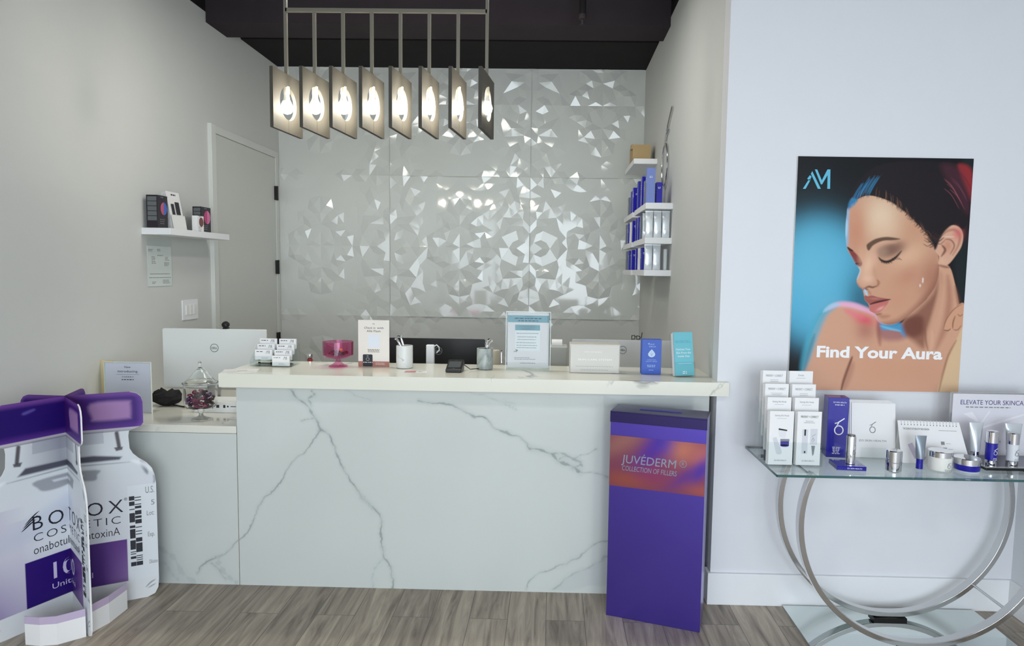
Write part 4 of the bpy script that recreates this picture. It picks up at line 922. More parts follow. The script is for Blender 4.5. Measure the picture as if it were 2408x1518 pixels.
# the swept back hairline
rh = random.Random(5)
HL = Paint.smooth([(400, 345), (430, 318), (470, 288), (520, 274), (590, 286), (650, 315), (705, 352), (765, 400), (820, 455), (865, 500), (900, 545), (922, 600)], 6, False)
HB = [(400, 350), (425, 322), (470, 286), (520, 268), (590, 280), (650, 308), (705, 345), (765, 392), (822, 448), (868, 494), (905, 540), (925, 600), (960, 520), (1000, 470), (1050, 440), (1100, 470), (1130, 300), (900, 120), (640, 110), (500, 180), (430, 260)]
g.poly(HB, (27, 21, 25), 7)
for k in range(190):
    i = rh.randrange(2, len(HL)-2); x, y = HL[i]; u = i/len(HL); dx = -26+62*u; dy = 44-10*u
    x += rh.uniform(-6, 6); y -= rh.uniform(4, 30)
    dark = rh.random() < .72
    g.line([(x+dx*-.9, y-dy*.9), (x, y), (x-dx*.35-10*u, y+dy*.42)], (30, 22, 24) if dark else (128, 92, 76), rh.uniform(2, 5), 2.5, .6)
for k in range(44):
    u = rh.random(); x = 415+150*u; y = 330-60*u-rh.uniform(0, 40)
    g.line([(x, y), (x+22, y-48), (x+60, y-105)], rh.choice([(60, 140, 185), (90, 160, 200), (30, 80, 125), (20, 56, 92)]), rh.uniform(2, 4.5), 2.5, .7*(1-u*.6))
g.poly([(398, 360), (404, 320), (425, 290), (455, 300), (440, 330), (415, 350)], (58, 138, 184), 9, .75)
g.poly([(1060, 94), (1118, 96), (1150, 150), (1146, 300), (1120, 260), (1090, 190)], (150, 52, 56), 16, .85); g.poly([(960, 100), (1060, 110), (1130, 260), (1120, 380), (1040, 250)], (74, 38, 50), 28, .7)
for k in range(12):
    x = 1000+rh.uniform(-30, 70); y = 110+rh.uniform(0, 150); g.line([(x, y), (x+45, y+40), (x+90, y+120)], rh.choice([(120, 70, 86), (60, 30, 40), (150, 84, 96)]), 4, 3, .55)
for k in range(14):
    x = 850+rh.uniform(0, 80); y = 505+rh.uniform(-10, 60); g.line([(x, y), (x+28, y+14), (x+58, y-10)], (56, 38, 36), 5, 4, .7)
lum = g.c.mean(-1, keepdims=True); g.c = np.clip(lum+(g.c-lum)*1.08, 0, 1)*1.06; W3l = W3-np.array([pc[3].x, PY, pc[3].z])
grid_obj('printed_picture', W3l+np.array([0, -.0005, 0]), g.c, M_print, ps)
q = [Vector(p)-Vector((pc[3].x, PY, pc[3].z)) for p in pc]
obj('backing_board', MB().prism([(v.x, v.z) for v in q], 0, .01), M_white, ps)
def cp(x, y): v = at(1840+x/2.5729, 350+y/2.5729, Y=PY-.001)-Vector((pc[3].x, PY, pc[3].z)); return (v.x, v.z)
a = MB(); F = front(0, -.0008, 0)
for sh_ in ([(123, 241), (140, 241), (163, 200), (172, 178), (158, 186)], [(150, 180), (166, 158), (176, 168), (163, 192)], [(172, 150), (180, 134), (232, 241), (214, 241)], [(196, 124), (210, 124), (238, 190), (272, 124), (290, 124), (288, 241), (271, 241), (273, 158), (240, 214), (232, 214)]):
    flat(a, F, [cp(*p) for p in sh_], .0004)
obj('logo', a, mat('cyan print', (96, 190, 220), .4), ps)
a = MB(); p0 = cp(206, 1256); p1 = cp(966, 1271); hgt = cp(206, 1186)[1]-p0[1]
Ft = plane_m((p0[0], -.0008, p0[1]), (p1[0]-p0[0], 0, p1[1]-p0[1]), (0, 0, 1)); type_(a, Ft, 'Find Your Aura', 0, 0, hgt*.97, math.dist(p0, p1), 'l', .035)
obj('lettering', a, M_wh, ps)

# ------------------------------------------------------------------ die cut bottle display, five fins around one axis
R0, C0, TH = .345, (-2.197, 2.872), math.radians(-42.5)
sd = thing('cardboard_display', 'purple capped bottle shaped cardboard floor display on the planks at far left', 'display', (C0[0], C0[1], 0))
prof = [(0, .86), (.012, .95), (.04, .99), (.08, 1), (.56, 1), (.60, .985), (.635, .955), (.665, .89), (.69, .80), (.715, .735), (.74, .70), (.80, .69), (.826, .70), (.836, .78), (.845, .84), (.86, .87), (.96, .87), (.985, .85), (1.003, .80), (1.011, .72)]
zz = np.linspace(0, 1.011, 300); ww = np.interp(zz, [p[0] for p in prof], [p[1] for p in prof])
def bottle(sign, n=90):
    u = np.linspace(0, 1, n)[None]*ww[:, None]*R0; Z = np.repeat(zz[:, None], n, 1); X = u*sign
    g = Paint(np.stack([X, Z], -1), (218, 224, 228))
    e = u/(ww[:, None]*R0)
    g.mix(((Z < .60)*1.0), (220, 224, 230))
    g.mix((Z < .56)*np.clip((-X-.17)/.16, 0, 1)*.55, (180, 168, 200)); g.mix((Z < .5)*np.clip(-X/.3, 0, 1)*np.clip((.35-Z)/.35, 0, 1)*.9, (112, 78, 160))
    g.mix((Z < .5)*(X < -.0)*np.clip(1-np.abs(X+.2)/.1, 0, 1)*.35, (198, 190, 214))
    g.mix((Z < .56)*(X > .228)*1.0, (226, 232, 236)); g.mix((Z < .095)*1., (226, 230, 232))
    g.poly([(-.35, .40), (-.1, .52), (.02, .57), (.08, .52), (.05, .44), (-.1, .4)], (196, 204, 220), .03, .6)
    # purple block
    blk = (X > -.188)*(X < .219)*(Z > .095)*(Z < .302); g.mix(blk*1., (44, 18, 112)); g.mix(blk*np.clip((X+.02)/.2, 0, 1)*.9, (104, 66, 140)); g.mix(blk*np.clip((X-.12)/.1, 0, 1)*np.clip((.302-Z)/.2, 0, 1)*.55, (158, 132, 180))
    # shoulder and neck glass
    g.poly([(-.2, .692), (.2, .692), (.21, .705), (.1, .722), (-.17, .722)], (48, 46, 70), .006, .92, False); g.line([(-.24, .675), (0, .682), (.24, .675)], (110, 116, 136), .006, .004, .7, True, False)
    g.poly([(-.13, .655), (-.125, .62), (-.1, .6), (-.04, .598), (.03, .61), (.1, .605), (.11, .63), (.105, .655)], (150, 154, 162), .006, .9); g.poly([(-.07, .642), (.05, .642), (.06, .63), (-.06, .63)], (216, 220, 228), .003, .8, False)
    neck = (Z > .722)*(Z < .84); g.mix(neck*np.clip(1-np.abs(X+.03)/.16, 0, 1)*1.0, (160, 162, 172)); g.mix(neck*(np.abs(X) < .14)*(Z > .775)*.35, (120, 122, 140)); g.mix((Z > .826)*(Z < .842)*.7, (120, 116, 130))
    for s in (-1, 1):
        g.line([(s*.192, .82), (s*.197, .78), (s*.200, .755)], (60, 50, 56), .016, .004, .9, False); g.poly([(s*.18, .752), (s*.215, .752), (s*.212, .738), (s*.188, .734)], (66, 60, 70), .003, .9, False)
        g.line([(s*.285, .675), (s*.298, .65), (s*.31, .61)], (92, 98, 112), .02, .008, .8); g.line([(s*.335, .6), (s*.34, .58), (s*.335, .56)], (110, 116, 130), .01, .004, .6)
        g.line([(s*.25, .682), (s*.3, .655), (s*.33, .62)], (244, 247, 250), .02, .01, .8); g.line([(s*.33, .08), (s*.31, .07), (s*.29, .05)], (70, 76, 100), .006, .003, .7); g.line([(s*.33, .06), (s*.3, .045)], (70, 76, 100), .005, .003, .7)
    # purple cap with its printed shine
    cap = Z > .845; g.mix(cap*1., (62, 22, 118) if sign > 0 else (34, 10, 100)); g.mix(cap*np.clip((.875-Z)/.03, 0, 1)*.5, (110, 60, 160)); g.mix(cap*np.clip((e-.9)/.1, 0, 1)*.6, (120, 78, 170))
    g.mix(cap*np.clip((Z-.985)/.02, 0, 1)*.6, (130, 80, 165)); g.mix(cap*(X > 0)*np.clip(1-X/.1, 0, 1)*.6, (60, 16, 84))
    if sign > 0: g.poly([(.095, .965), (.235, .97), (.25, .955), (.25, .895), (.235, .885), (.11, .885), (.1, .9)], (170, 130, 182), .012, .95)
    else: g.poly([(-.17, .965), (-.13, .975), (-.125, .968), (-.165, .955)], (90, 76, 160), .006, .9)
    g.mix((Z > .832)*(Z < .845)*.6, (200, 196, 206))
    return g.c
cR, cL = bottle(1), bottle(-1)
angs = [TH+math.radians(72)*(k-1) for k in range(5)]        # the second of these points towards the counter's near corner
angs[3] = math.radians(107); angs[4] = math.radians(177)
radii = [1, 1, 1, .76, .72]
uu = np.linspace(0, 1, 90)[None]*ww[:, None]*R0
def finxy(k, u): return np.array([math.cos(angs[k]), math.sin(angs[k])])*u
for k in range(5):
    d = np.array([math.cos(angs[k]), math.sin(angs[k]), 0]); n = np.array([-d[1], d[0], 0]); V = uu[..., None]*d*radii[k]+np.stack([0*uu, 0*uu, np.repeat(zz[:, None], 90, 1)], -1)
    fin = obj('fin_edge', (lambda a: a)(MB().add([tuple(V[j, -1]+n*s*.003) for j in range(300) for s in (-1, 1)], [(2*j, 2*j+1, 2*j+3, 2*j+2) for j in range(299)])), M_paper, sd)
    grid_obj('printed_face', V+n*.003, cL, M_print, sd)         # the side turned to the next fin shows the left half
    grid_obj('printed_face', V-n*.003, cR, M_print, sd)
M_navy = mat('navy black print', (22, 24, 40), .5)
def bend(mb, kl, kr):                                       # wrap flat print (x across, z up) over the fold between two fins
    bm = bmesh.new(); me = bpy.data.meshes.new('t'); me.from_pydata(mb.v, [], mb.f); bm.from_mesh(me); bpy.data.meshes.remove(me)
    bmesh.ops.bisect_plane(bm, geom=bm.verts[:]+bm.edges[:]+bm.faces[:], plane_co=(0, 0, 0), plane_no=(1, 0, 0))
    bm.verts.ensure_lookup_table(); o = MB()
    for v in bm.verts:
        x = v.co.x; k = kl if x < 0 else kr; d = Vector((math.cos(angs[k]), math.sin(angs[k]), 0)); n = Vector((-d.y, d.x, 0))*(.0037 if x < 0 else -.0037)
        o.v.append(tuple(d*abs(x)+n+Vector((0, 0, v.co.z))))
    o.f = [[v.index for v in f.verts] for f in bm.faces]; bm.free(); return o
# lines of print: (words, centre x, baseline z, cap height, width)
for kl, kr in ((0, 1), (1, 2)):
    F = front(0, 0, 0)
    for wds, x0, x1, z, h, wt in (('BOTOX', -.152, .208, .438, .066, -.005), ('COSMETIC', -.150, .196, .385, .038, -.012), ('onabotulinumtoxinA', -.152, .192, .329, .041, -.008)):
        a = MB(); type_(a, F, wds, x0, z, h, x1-x0, 'l', wt, 1.25 if wds[0] == 'C' else 1.35 if wds[0] == 'B' else 1, up=0); obj('lettering', bend(a, kl, kr), M_navy, sd)
    a = MB(); type_(a, F, '®', .212, .492, .014, .014, up=0); obj('lettering', bend(a, kl, kr), M_navy, sd)
    a = MB()
    for j in range(3): 
        arc = lambda t, o: (-.198+.007*j+t*.078, .446+.013*j+(.040+.004*j)*math.sin(t*PI*.55)-o*math.sin(min(1, t*1.3)*PI)**.7)
        flat(a, F, [arc(i/10, 0) for i in range(11)]+[arc(i/10, .0075) for i in range(10, -1, -1)], 0)
    obj('swoosh', bend(a, kl, kr), M_navy, sd)
    a = MB(); type_(a, F, '100', -.078, .19, .078, .15, up=0, weight=.01); obj('pale_lettering', bend(a, kl, kr), mat('pale lilac ink', (206, 200, 226), .5), sd)
    a = MB(); type_(a, F, 'Units/vial', -.085, .142, .027, .165, up=0); obj('pale_lettering', bend(a, kl, kr), mat('pale lilac ink', (206, 200, 226), .5), sd)
    a = MB(); rb = random.Random(9)
    for cx, wd in ((.243, .022), (.268, .026)):
        z = .165
        while z < .50:
            hh = rb.choice([.004, .004, .012, .02, .045]); rect(a, F, cx-wd/2, cx+wd/2, z, min(z+hh, .51), 0); z += hh+rb.choice([.006, .01, .016])
    obj('barcode', bend(a, kl, kr), M_ink, sd)
    a = MB()
    for wds, x, z, h, wd in (('U.S.', .300, .515, .034, .036), ('5', .322, .455, .026, None), ('Lot:', .303, .405, .024, .030), ('Exp.', .305, .30, .024, .028), ('Dilution', .308, .165, .02, .034)): type_(a, F, wds, x, z, h, wd, up=0)
    obj('lettering', bend(a, kl, kr), M_grey, sd)
# the folded foot band that ties the fins together
def foot(pxs, name='foot_band'):
    q = [at(x, y, Z=0)-Vector((C0[0], C0[1], 0)) for x, y in pxs]; a = MB(); n = len(q); b = MB()
    def strip(m, z0, z1):
        for i in range(n-1):
            d = (q[i+1]-q[i]).normalized(); nn = Vector((-d.y, d.x, 0))*.003
            m.add([tuple(v+Vector((0, 0, z))) for z in (z0, z1) for v in (q[i], q[i+1], q[i+1]+nn, q[i]+nn)], [(0, 1, 5, 4), (3, 2, 6, 7), (4, 5, 6, 7), (0, 1, 2, 3), (0, 3, 7, 4), (1, 2, 6, 5)])
    strip(a, 0.0, .092); strip(b, .092, .125); f_ = obj(name, a, M_paper, sd); obj('lilac_rim', b, mat('lilac board', (196, 180, 208), .5), f_)
foot([(60, 1515), (95, 1518), (135, 1515), (203, 1496)]); foot([(216, 1487), (258, 1463), (300, 1430)])

# ------------------------------------------------------------------ purple floor box
b0 = at(1425, 1445, Z=0); b1 = at(1645, 1487, Z=0); d = b1-b0; wd = d.length; ang = math.atan2(d.y, d.x)
bx = thing('display_box', 'tall metallic purple floor box leaning its face to the room before the counter', 'box', (b0.x, b0.y, 0), ang)
HB_ = .968; dp = .165
def foil(nt, b): b.inputs['Coat Roughness'].default_value = .12
M_foil = mat('purple foil board', (84, 66, 170), .3, metal=.75, coat=.4, fn=foil)
obj('carton', MB().box(0, wd, 0, dp, 0, HB_), M_foil, bx, bevel=.0015)
obj('lid', MB().box(-.002, wd+.002, -.002, dp+.002, HB_, HB_+.006).box(-.002, wd+.002, -.002, -.0005, HB_-.045, HB_), mat('dark violet foil', (52, 44, 92), .3, metal=.7), bx, bevel=.001)
obj('ballot_slot', MB().box(wd*.28, wd*.72, dp*.45, dp*.6, HB_+.006, HB_+.0075), mat('slot blue', (40, 30, 150), .4), bx)
zb0, zb1 = .625, .862; nx, nz = 120, 70
X, Z = np.meshgrid(np.linspace(0, wd, nx), np.linspace(zb0, zb1, nz)); g = Paint(np.stack([X, Z], -1), (158, 84, 112))
for x, z, rx, rz_, c, al, ro in ((.05, .83, .14, .05, (190, 130, 120), .8, .5), (.19, .80, .05, .1, (96, 60, 190), .85, -.7), (.25, .845, .07, .05, (70, 60, 200), .9, -.5), (.33, .82, .06, .07, (226, 140, 110), .85, -.6), (.41, .80, .05, .06, (226, 130, 120), .7, -.6), (.41, .74, .03, .07, (86, 66, 196), .9, -.6), (.34, .70, .1, .03, (110, 66, 180), .7, .7), (.08, .66, .12, .04, (196, 104, 80), .8, 0), (.42, .65, .08, .03, (206, 110, 100), .7, 0), (.2, .7, .08, .05, (176, 70, 130), .6, 0)): g.blob(x, z, rx, rz_, c, al, ro)
g.c = g.c*.72; M_irid = mat('iridescent foil print', rough=.3, metal=.55, fn=attr_col)
grid_obj('iridescent_band', np.stack([X, 0*X-.0008, Z], -1), g.c, M_irid, bx)
M_sil2 = mat('silver lettering foil', (140, 150, 172), .4, .3)
F = front(0, -.001, 0)
for wds, x0, x1, z, h, sl in (('JUVÉDERM', .055, .30, .738, .040, .1), ('COLLECTION OF FILLERS', .058, .305, .703, .024, .1)):
    a = MB(); type_(a, F, wds, x0+.0, z, h, x1-x0, 'l', 0, slant=sl); obj('lettering', a, M_sil2, bx)
a = MB(); type_(a, F, 'R', .333, .755, .015, None, 'c'); stroke(a, F, [(.333+.015*math.cos(t), .7625+.015*math.sin(t)) for t in [i*2*PI/20 for i in range(21)]], .0022); obj('lettering', a, M_sil2, bx)

# ------------------------------------------------------------------ glass console table
ZG = .782; X0, X1 = .935, 2.19; Y0, Y1 = 2.625, 3.06
tb = thing('glass_console_table', 'console table with a clear glass top on two chrome hoops and a mirror base', 'table', ((X0+X1)/2, (Y0+Y1)/2, 0))
tx, ty = (X0+X1)/2, (Y0+Y1)/2
obj('glass_top', MB().box(X0-tx+.0015, X1-tx-.0015, Y0-ty+.0015, Y1-ty-.0015, ZG, ZG+.010), clear('table glass', (247, 251, 250), .9, .01, 1.52), tb)
M_gedge = mat('green glass edge', (52, 92, 92), .15, coat=.5)
e = MB()
for x0, x1, y0, y1 in ((X0, X1, Y0, Y0+.0014), (X0, X1, Y1-.0014, Y1), (X0, X0+.0014, Y0, Y1), (X1-.0014, X1, Y0, Y1)): e.box(x0-tx, x1-tx, y0-ty, y1-ty, ZG, ZG+.010)
obj('glass_edge', e, M_gedge, tb)
def hoop(cx, cz, r, yc, wdt, name='chrome_hoop'):
    a0 = math.asin(min(1, (ZG-.001-cz)/r)); th_ = [PI-a0+(PI+2*a0)*i/72 for i in range(73)]; vs = []; fs = []
    for t in th_:
        for rr in (r, r-.022):
            for y in (-wdt/2, wdt/2): vs.append((cx+rr*math.cos(t), yc+y, cz+rr*math.sin(t)))
    for i in range(72):
        k = 4*i; fs += [(k, k+1, k+5, k+4), (k+2, k+6, k+7, k+3), (k, k+4, k+6, k+2), (k+1, k+3, k+7, k+5)]
    fs += [(0, 2, 3, 1), (288, 289, 291, 290)]
    return obj(name, MB().add(vs, fs), M_chrome, tb, smooth=True, bevel=.0015)
RR = .538; CXR = 1.60
hoop(CXR-tx, .026+RR, RR, 2.965-ty, .04); hoop(CXR-tx, .026+RR, RR, 2.715-ty, .04)
obj('mirror_base', MB().box(1.142-tx, 2.055-tx, 2.62-ty, 3.055-ty, .0, .014), mat('mirror base', (214, 222, 220), .03, 1), tb)
for y in (2.965, 2.715): obj('foot_block', MB().box(CXR-.075-tx, CXR+.075-tx, y-.03-ty, y+.03-ty, .014, .0262), mat('dark metal block', (40, 38, 38), .3, .6), tb)
for t in (math.radians(158), math.radians(22), math.radians(-45), math.radians(-135)):
    x = CXR+(RR-.011)*math.cos(t)-tx; z = .026+RR+(RR-.011)*math.sin(t); obj('cross_rod', MB().tube([(x, 2.73-ty, z), (x, 2.95-ty, z)], .006, 12), M_chrome, tb, smooth=True)

# ------------------------------------------------------------------ things on the glass table
ZT = ZG+.0105
def gp(px, py): v = at(px, py, Z=ZT); return (v.x, v.y, ZT)
# tiered brochure holder and eight brochure stacks
bp = gp(1868, 1097); hw = .118
bh = thing('brochure_holder', 'clear tiered acrylic brochure holder at the left end of the glass table', 'brochure holder', (bp[0]-.0, bp[1]+.003, ZT), .0)
obj('base', MB().box(-hw, hw, 0, .17, 0, .003), M_acr, bh)
for r in range(4):
    y = .002+.038*r; z = .004+.052*r; obj('tier', MB().box(-hw, hw, y-.002, y, .003, z+.10).box(-.001, .001, y, y+.03, z, z+.1), M_acr, bh)
for s in (-1, 1): obj('side_wall', MB().prism([(0, 0), (0, .1), (.15, .27), (.17, .27), (.17, 0)], -.0012, .0012, Matrix.Translation((s*(hw+.0013), 0, .003)) @ Matrix.Rotation(PI/2, 4, 'Z')), M_acr, bh)
bl = [['brochures with pictured jars and a tube, front left pocket of the tiered holder', 'brochures with a pictured pen and dropper, front right pocket of the tiered holder'],
      ['plain headed brochures, left pocket one tier above the front', 'plain headed brochures, right pocket one tier above the front'],
      ['PREVENT headed brochures in the left pocket, second tier from the back', 'PREVENT headed brochures in the right pocket, second tier from the back'],
      ['PREVENT headed brochures at the back left, top of the tiered holder', 'plain headed brochures at the back right, top of the tiered holder']]
for r in range(3, -1, -1):
    for s in (0, 1):
        x = bp[0]+(-.059 if s == 0 else .058); y = bp[1]+.003+.0045+.038*r; z = ZT+.006+.052*r
        q = thing('brochure_stack', bl[r][s], 'brochures', (x, y, z), 0, 'brochure stacks in the tiered holder')
        a = MB()
        for k in range(5): a.box(-.051-.0012*k, .051-.0012*k, .004*k, .004*k+.0025, 0, .232-.001*k)
        obj('brochures', a, M_paper, q)
        F = front(0, 0, 0); a = MB()
        if (r, s) in ((0, 1), (2, 0), (2, 1), (3, 0)):
            type_(a, F, 'PREVENT + CORRECT', 0, .205, .010, .074, 'c', .004); bars(a, F, 0, .19, .05, 2, .007, .0015, r+s, True)
        else: type_(a, F, 'Getting Skin Ready' if r < 2 else 'Daily', 0, .21, .007, .06 if r < 2 else .025, 'c'); bars(a, F, 0, .2, .04, 1, .007, .0012, r+s, True)
        obj('lettering', a, M_grey if not (s == 1 and r == 0) else M_ink, q)
        if r == 0:
            a = MB(); type_(a, F, 'ZO SKIN HEALTH', 0, .016, .006, .052, 'c', up=.0008); obj('lettering', a, M_grey, q)
            L1 = mat('light print grey', (212, 214, 220), .5); L2 = mat('blue violet print', (60, 50, 150), .5)
            if s == 0:
                a = MB(); flat(a, F, [(-.035, .115), (-.02, .12), (.006, .055), (.0, .045), (-.012, .045), (-.018, .05)], .0007); obj('printed_product', a, L1, q)
                a = MB(); flat(a, F, [(-.012, .15), (.022, .145), (.018, .115), (-.008, .12)], .0007); obj('printed_product', a, mat('pale print', (228, 228, 232), .5), q)
                a = MB(); flat(a, F, [(-.012, .158), (.024, .152), (.024, .146), (-.012, .151)], .0009); obj('printed_product', a, M_ink, q)
                a = MB(); rect(a, F, -.002, .034, .083, .102, .0009); disc(a, F, .016, .083, .018, .005, up=.0009); obj('printed_product', a, L2, q)
                a = MB(); rect(a, F, -.003, .035, .102, .112, .0009); obj('printed_product', a, M_grey, q)
            else:
                a = MB(); rect(a, F, -.028, -.004, .05, .155, .0007); rect(a, F, .006, .036, .09, .158, .0007); obj('printed_product', a, L1, q)
                a = MB(); rect(a, F, -.02, -.013, .128, .155, .0009); rect(a, F, -.018, -.012, .052, .062, .0009); obj('printed_product', a, M_ink, q)
                a = MB(); flat(a, F, [(.012, .085), (.028, .085), (.024, .05), (.020, .04), (.017, .05)], .0009); obj('printed_product', a, M_grey, q)
                a = MB(); stroke(a, F, [(.012, .105), (.018, .12), (.024, .11), (.016, .1)], .0015, .001); stroke(a, F, [(.012, .125), (.028, .135)], .0015, .001); obj('printed_product', a, M_grey, q)
def zo(mb, F, x, y, s, up=.0009):                           # ring with a slanting stroke and a tick above
    stroke(mb, F, [(x+s*.5*math.cos(t), y+s*.55*math.sin(t)) for t in [PI*.62+i*2*PI/22*.97 for i in range(23)]], s*.13, up)
    stroke(mb, F, [(x-s*.5, y+s*.85), (x-s*.05, y+s*.95), (x-s*.3, y+s*.45)], s*.1, up); stroke(mb, F, [(x-s*.15, y+s*.95), (x+s*.6, y+s*1.5)], s*.13, up)
# tall blue box
v = gp(1966, 1075); t = thing('tall_blue_box', 'tall deep blue carton with a white ring emblem beside the tiered brochure holder', 'box', (v[0], v[1]+.03, ZT), -.12)
obj('carton', MB().box(-.040, .048, -.03, .04, 0, .272), M_blue, t, bevel=.001)
F = front(.004, -.03, 0); a = MB(); zo(a, F, .005, .125, .036); obj('emblem', a, M_wh, t)
a = MB(); type_(a, F, 'ZO SKIN HEALTH', .004, .248, .006, .056, 'c', .01); bars(a, F, .004, .238, .04, 1, .006, .003, 1, True); bars(a, F, -.002, .045, .035, 5, .007, .003, 2, True); obj('lettering', a, M_wh, t)
# white folders
v = gp(2052, 1077); t = thing('white_folder_stack', 'upright stack of white folders with a thin ring emblem behind the silver bottle', 'folders', (v[0]+.004, v[1]+.01, ZT), -.05)
ln = Matrix.Rotation(-.12, 4, 'X'); a = MB()
for k in range(4): a.box(-.092-.006*k, .100-.006*k, .0+.006*k, .002+.006*k, 0, .245+.004*k, ln)
obj('folders', a, M_paper, t); obj('stand', MB().box(-.06, .08, -.02, -.018, 0, .05).box(-.06, .08, -.02, .05, 0, .002), M_acr, t)
F = ln @ front(0, 0, 0); a = MB(); zo(a, F, .0, .125, .024); type_(a, F, 'ZO SKIN HEALTH', 0.0, .072, .009, .12, 'c'); obj('lettering', a, M_grey, t)
# silver tube on its blue block
v = gp(2007, 1106); t = thing('blue_display_block', 'clear deep blue acrylic block under the silver bottle', 'display stand', (v[0], v[1]+.0, ZT), -.08)
obj('block', MB().box(-.068, .052, .0, .1, 0, .018), mat('deep blue acrylic', (12, 8, 150), .08, coat=1), t, bevel=.001)
a = MB(); type_(a, front(0, 0, 0), 'ZO SKIN HEALTH', 0.004, .006, .006, .06, 'c', .01); obj('lettering', a, M_wh, t)
t = thing('silver_bottle', 'slim polished silver bottle standing on the deep blue block', 'bottle', (v[0]+.005, v[1]+.045, ZT+.018))
obj('bottle', MB().lathe([(.018, 0), (.0195, .002), (.0195, .116), (.018, .12), (.016, .12)], 32), M_silver, t, smooth=True); obj('cap', MB().lathe([(.0155, .12), (.0155, .125), (.0, .126)], 24), mat('dark silver', (120, 118, 116), .2, .9), t, smooth=True)
a = MB(); zo(a, front(.006, -.0192, 0), 0, .05, .012); obj('emblem', a, M_grey, t)
# small jars and tubes
v = gp(2109, 1111); t = thing('silver_jar', 'small polished silver jar between the blue block and the grey tube', 'jar', (v[0], v[1]+.03, ZT))
obj('jar_body', MB().lathe([(.029, 0), (.0315, .003), (.0315, .086), (.029, .089), (.0, .0892)], 36), M_silver, t, smooth=True); obj('band', MB().lathe([(.0318, .038), (.0318, .041)], 36, close=True), M_grey, t)
cal = gp(2178, 1088)
t = thing('desk_flip_book', 'white spiral bound flip book standing open behind the grey tube', 'booklet', (cal[0]+.026, cal[1]-.016, ZT), -.09)
ln = Matrix.Rotation(-.30, 4, 'X'); a = MB(); a.add([(-.135, 0, 0), (.15, 0, 0), (.118, 0, .185), (-.14, 0, .185), (-.135, .0015, 0), (.15, .0015, 0), (.118, .0015, .185), (-.14, .0015, .185)], [(0, 1, 2, 3), (4, 5, 6, 7), (0, 1, 5, 4), (1, 2, 6, 5), (2, 3, 7, 6), (3, 0, 4, 7)], ln)
obj('pages', a, M_paper, t); obj('back_board', MB().box(-.13, .118, 0, .002, 0, .182, Matrix.Translation((0, .10, 0)) @ Matrix.Rotation(.24, 4, 'X')), M_white, t)
F = ln @ front(0, 0, 0); a = MB()
for k in range(18): rect(a, F, -.126+.0135*k, -.123+.0135*k, .166, .170, .0008)
obj('punch_hole', a, M_ink, t)
sp_ = MB()
for k in range(18):
    c = ln @ Vector((-.1245+.0135*k, .001, .180)); sp_.tube([(c.x, c.y+.006*math.cos(q), c.z+.008*math.sin(q)) for q in [i*2*PI/8 for i in range(8)]], .0016, 5, loop=True)
obj('spiral_binding', sp_, M_trim, t)
a = MB(); type_(a, F, 'THE SCIENCE OF HEALTHY SKIN DESIGN', -.12, .146, .0085, .11, 'l'); bars(a, F, .03, .146, .075, 1, .01, .0015, 3); obj('lettering', a, M_ink, t)
a = MB(); rect(a, F, .035, .05, .085, .099); rect(a, F, .042, .058, .06, .073); bars(a, F, .056, .09, .02, 1, .01, .0015, 1); bars(a, F, .064, .066, .02, 1, .01, .0015, 2); rect(a, F, -.005, .0, .02, .03); rect(a, F, .012, .022, .012, .022); obj('printed_picture', a, M_grey, t)
a = MB(); flat(a, F, [(-.105, .08), (-.085, .09), (-.06, .03), (-.03, .03), (-.04, .015), (-.08, .02)], .0007); obj('printed_picture', a, mat('pale violet print', (196, 186, 206), .5), t)
v = gp(2166, 1103); t = thing('grey_tube', 'grey squeeze tube standing on its deep blue cap', 'tube', (v[0], v[1]+.015, ZT))
def tube_bm(h0, h1, r, wt, yo=0):
    vs = []; fs = []; n = 8
    for j in range(n+1):
        u = j/n
        for i in range(20): an = 2*PI*i/20; rx = r+(wt-r)*u; ry = r*(1-u**1.5)+.0015; vs.append((rx*math.cos(an), ry*math.sin(an), h0+(h1-h0)*u))
    for j in range(n):
        for i in range(20): fs.append((j*20+i, j*20+(i+1) % 20, (j+1)*20+(i+1) % 20, (j+1)*20+i))
    fs += [tuple(range(20)), tuple(range(n*20, n*20+20))]; return MB().add(vs, fs)
obj('cap', MB().lathe([(.0135, 0), (.0135, .042), (.012, .044)], 24), M_blue, t, smooth=True)
obj('tube_body', tube_bm(.044, .142, .016, .0245), mat('grey metal tube', (136, 146, 156), .3, .4), t, smooth=True)
def jar(nm, label, px, py, r, h, hl, mb_, ink, txt=True):
    v = gp(px, py); t = thing(nm, label, 'jar', (v[0], v[1]+r, ZT))
    obj('jar_body', MB().lathe([(r-.006, 0), (r-.001, .004), (r, h*.3), (r+.001, h)], 40), mb_, t, smooth=True)
    obj('lid', MB().lathe([(r+.003, h), (r+.003, hl-.002), (r+.001, hl), (r-.006, hl-.001), (0, hl-.002)], 40), M_silver, t, smooth=True)
    if txt:
        F = front(.012, -r-.001, 0); a = MB(); zo(a, F, 0, h*.42, .012); bars(a, F, 0, h*.18, .035, 2, .005, .002, 2, True); obj('lettering', a, ink, t)
    return t
jar('white_jar', 'white cream jar with a polished silver lid before the flip book', 2224, 1111, .045, .060, .084, mat('milk white jar', (236, 236, 230), .25, coat=.5), M_grey)
t = jar('blue_jar', 'low deep blue jar with a wide polished silver lid next to the mirrored tray', 2290, 1114, .048, .032, .058, M_blue, M_wh, False)
obj('clear_foot', MB().lathe([(.049, .0), (.0495, .006), (.047, .0075)], 40), mat('pale clear foot', (200, 206, 216), .1, coat=1), t, smooth=True)
v0 = gp(2150, 1128); v1 = gp(2362, 1134)
